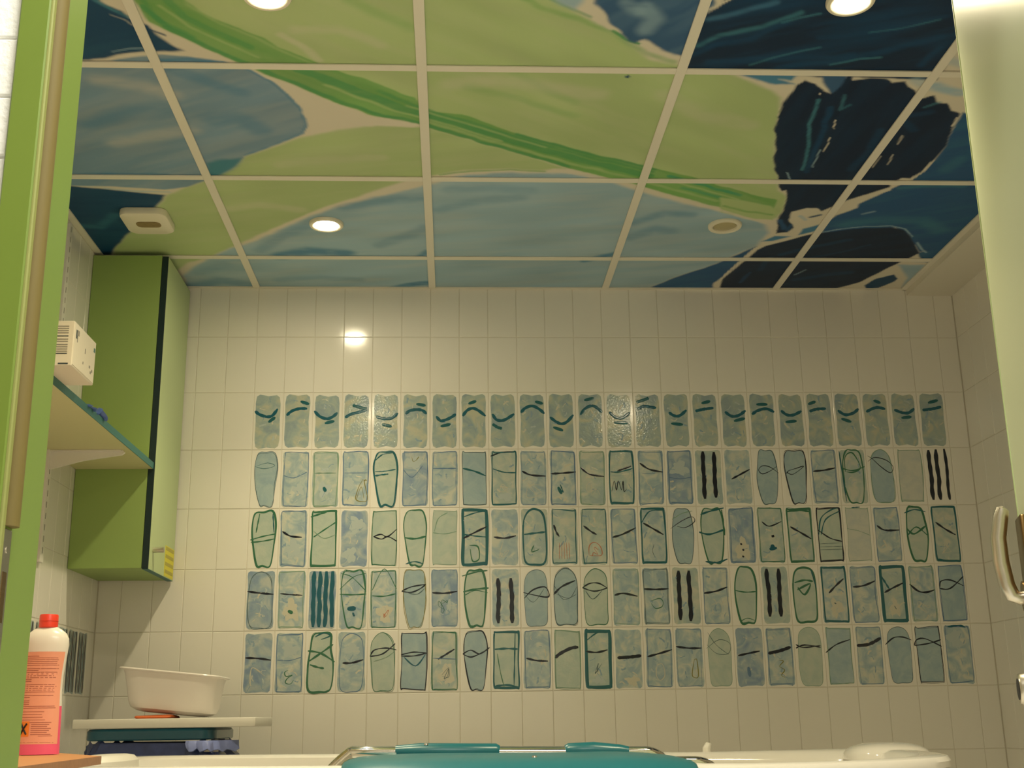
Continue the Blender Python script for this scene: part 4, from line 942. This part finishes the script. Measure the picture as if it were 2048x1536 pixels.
# ---- bath lift seat: chrome rails with teal sleeves and a teal seat board
lf = root('bath_lift', (.83, -1.15, .30), 'teal bath lift seat with chrome rails standing in the bathtub', 'bath lift')
def rail(y, xa, xb, z0, z1, drop):
    pts = []
    for i in range(9):
        t = i / 8; pts.append((xa - .055 + .055 * math.sin(t * PI / 2), y, z0 - drop + drop * (1 - math.cos(t * PI / 2)) if False else z0 - drop * (1 - t) ** 2))
    for i in range(1, 12): pts.append((xa + (xb - xa) * i / 12, y, z0 + (z1 - z0) * i / 12))
    for i in range(9):
        t = i / 8; pts.append((xb + .055 * math.sin(t * PI / 2), y, z1 - drop * t ** 2))
    return pts
zf0, zf1 = .7435, .733
G().tube(rail(-1.12, .445, 1.115, zf0, zf1, .05), .0138, 16).build('rail', M_CHROME, lf, True)
G().tube(rail(-1.27, .455, 1.205, .7225, .7135, .06), .0135, 16).build('rail', M_CHROME, lf, True)
def zr(x): return zf0 + (zf1 - zf0) * (x - .455) / .66
sl = G(); sl.tube([(.545, -1.12, zr(.545) + .001), (.60, -1.12, zr(.6) + .0015), (.775, -1.12, zr(.775) + .001), (.782, -1.12, zr(.78))], [.0138, .0188, .0188, .015], 16)
sl.build('grip_sleeve', M_TEAL, lf, True)
sl = G(); sl.tube([(.935, -1.12, zr(.935) + .001), (.942, -1.12, zr(.94) + .002), (1.00, -1.12, zr(1.0) + .004), (1.06, -1.12, zr(1.06) + .002), (1.08, -1.12, zr(1.08))], [.015, .0185, .0195, .016, .0138], 16)
sl.build('grip_sleeve', M_TEAL, lf, True)
g = G(); rr = []
PROF = [(-1.12, .724), (-1.118, .731), (-1.125, .736), (-1.20, .741), (-1.40, .737), (-1.47, .728), (-1.50, .712), (-1.506, .68), (-1.498, .655), (-1.482, .655), (-1.478, .70), (-1.455, .722), (-1.40, .7245), (-1.25, .724)]
for i in range(29):
    t = i / 28; x = .815 - .368 * math.cos(PI * t)
    e = math.sin(PI * t) ** .35 if 0 < t < 1 else 0.0
    e = max(e, .12)
    hump = .005 * math.exp(-((x - 1.04) / .12) ** 2) + .002 * math.exp(-((x - .60) / .2) ** 2) - .012 * (x - .8) - .006 * (1 - e) - .003
    rr.append([(x, -1.30 + (y + 1.30) * (.35 + .65 * e), .724 + (z - .724) * e + hump) for y, z in PROF])
g.loft(rr); g.build('seat_board', M_TEAL, lf, True)
for x in (.60, .97): G().tube([(x, -1.12, zr(x) - .012), (x, -1.12, .272)], .012, 12).build('post', M_CHROME, lf, True)
for x in (.60, .97): G().tube([(x, -1.27, .712), (x, -1.27, .60), (x, -1.19, .34), (x, -1.19, .272)], .012, 12).build('post', M_CHROME, lf, True)
for x, y, z in [(.845, -1.40, .7335), (.615, -1.128, .757)]: G().lathe((x, y, z), [(.006, 0), (.005, .003), (.002, .0045)], 14).build('rivet', M_CHROME, lf, True)

# ---- wooden worktop with cut corner on the left wall, and bottle
wt = root('worktop', (-.2, -1.9, 0), 'orange-brown wooden worktop with a cut corner under the bottle', 'worktop')
top = [(XL + .002, -1.25), (-.20, -1.25), (.05, -1.734), (.10, -2.30), (.10, -2.45), (XL + .002, -2.45)]
G().prism(top, .7435, .757).build('top', M_WOOD, wt)
edge = [(.05, -1.734), (.10, -2.30), (.10, -2.45)]
g = G()
for (ax, ay), (bx_, by_) in (((-.20, -1.25), (.05, -1.734)), ((.05, -1.734), (.10, -2.30)), ((.10, -2.30), (.10, -2.45))):
    d_ = Vector((bx_ - ax, by_ - ay, 0)).normalized(); n2 = Vector((-d_.y, d_.x, 0)) * .0012
    g.loft([[(ax, ay, .743), (ax + n2.x, ay + n2.y, .743), (ax + n2.x, ay + n2.y, .7568), (ax, ay, .7568)], [(bx_, by_, .743), (bx_ + n2.x, by_ + n2.y, .743), (bx_ + n2.x, by_ + n2.y, .7568), (bx_, by_, .7568)]])
g.build('edge_band', M_WOOD_E, wt)
for x, y in ((-.43, -1.32), (-.43, -2.38), (.05, -2.38), (-.02, -1.78)): G().box((x - .02, y - .02, 0), (x + .02, y + .02, .7435), .002).build('leg', M_WOOD_E, wt)

bo = root('cleaner_bottle', (-.118, -1.56, .7572), 'translucent cleaner bottle with red cap and salmon label on the worktop', 'bottle')
bc = (-.118, -1.56, .7572)
SXb, SYb = 1.0, .62
def bl(prof): return G().lathe(bc, prof, 40, SXb, SYb)
prof = [(.030, 0), (.0385, .003), (.040, .012), (.0395, .03), (.0385, .08), (.0365, .12), (.037, .15), (.0405, .185), (.0425, .205), (.0415, .218), (.036, .228), (.026, .236), (.018, .240), (.016, .246)]
bl(prof).build('bottle_body', M_MILK, bo, True)
g = bl([(.0405, .0008), (.0405, .0025), (.0405, .013), (.0399, .024)]); g.build('pink_liquid', M_PINK, bo, True)
def front(z0, z1, t0, t1, grow, m_, name, n=14, k=10):
    zs = np.linspace(z0, z1, k); pz = [p[1] for p in prof]; pr = [p[0] for p in prof]; rings = []
    for z in zs:
        r_ = float(np.interp(z, pz, pr)) + grow
        rings.append([(bc[0] + r_ * SXb * math.sin(t), bc[1] - r_ * SYb * math.cos(t) - 0, bc[2] + z) for t in np.linspace(t0, t1, n)])
    g = G(); g.loft(rings, False, False, False)
    return g.build(name, m_, bo, True)
front(.020, .192, -1.45, 1.25, .0006, M_LABEL, 'label')
front(.018, .090, 1.26, 1.6, .0005, M_PINK, 'pink_liquid')
# label print: lines of small text, boxes and the hazard square
random.seed(3)
zz = .184
for k in range(31):
    if k in (6, 14, 19, 21): zz -= .003
    t1 = .95 - random.uniform(0, .25)
    if k in (0, 7): t1 = -.1
    if k in (13, 12, 20, 21, 22, 23): t1 = -.45
    if zz < .086: break
    front(zz - .0011, zz, -.95, t1, .0009, M_LABEL_D, 'print_line', 8, 2); zz -= .0034
for k in range(5):
    z = .080 - k * .005; front(z - .0009, z, -.85, .35 + .1 * math.sin(k * 5), .0009, M_LABEL_D, 'print_line', 8, 2)
front(.034, .062, -.92, -.30, .0010, M_ORANGE, 'hazard_square', 6, 3)
for sgn in (-1, 1):
    g = G(); pts = []
    for i in range(7):
        t = i / 6; th = -.79 + .36 * t; z = .048 + sgn * (.010 - .020 * t); r_ = .0396 + .0016
        pts.append((bc[0] + r_ * SXb * math.sin(th), bc[1] - r_ * SYb * math.cos(th), bc[2] + z))
    g.tube(pts, .0016, 6); g.build('hazard_cross', M_DARK, bo)
for k in range(7):
    z = .060 - k * .0036; front(z - .001, z, -.22, .75 - .1 * (k % 3), .0009, M_LABEL_D, 'print_line', 8, 2)
front(.0225, .0232, -1.1, .95, .0009, M_LABEL_D, 'print_line', 8, 2)
front(.0345, .0352, .15, .85, .0009, M_LABEL_D, 'print_line', 8, 2)
cp = G().lathe(bc, [(.0155, .2385), (.0178, .240), (.0178, .262), (.0165, .2645), (.012, .265)], 32).build('cap', M_RED, bo, True)
G().lathe((bc[0], bc[1], bc[2]), [(.0182, .2515), (.0184, .252), (.0182, .2525)], 32).build('cap_seam', M_RED, cp, True)
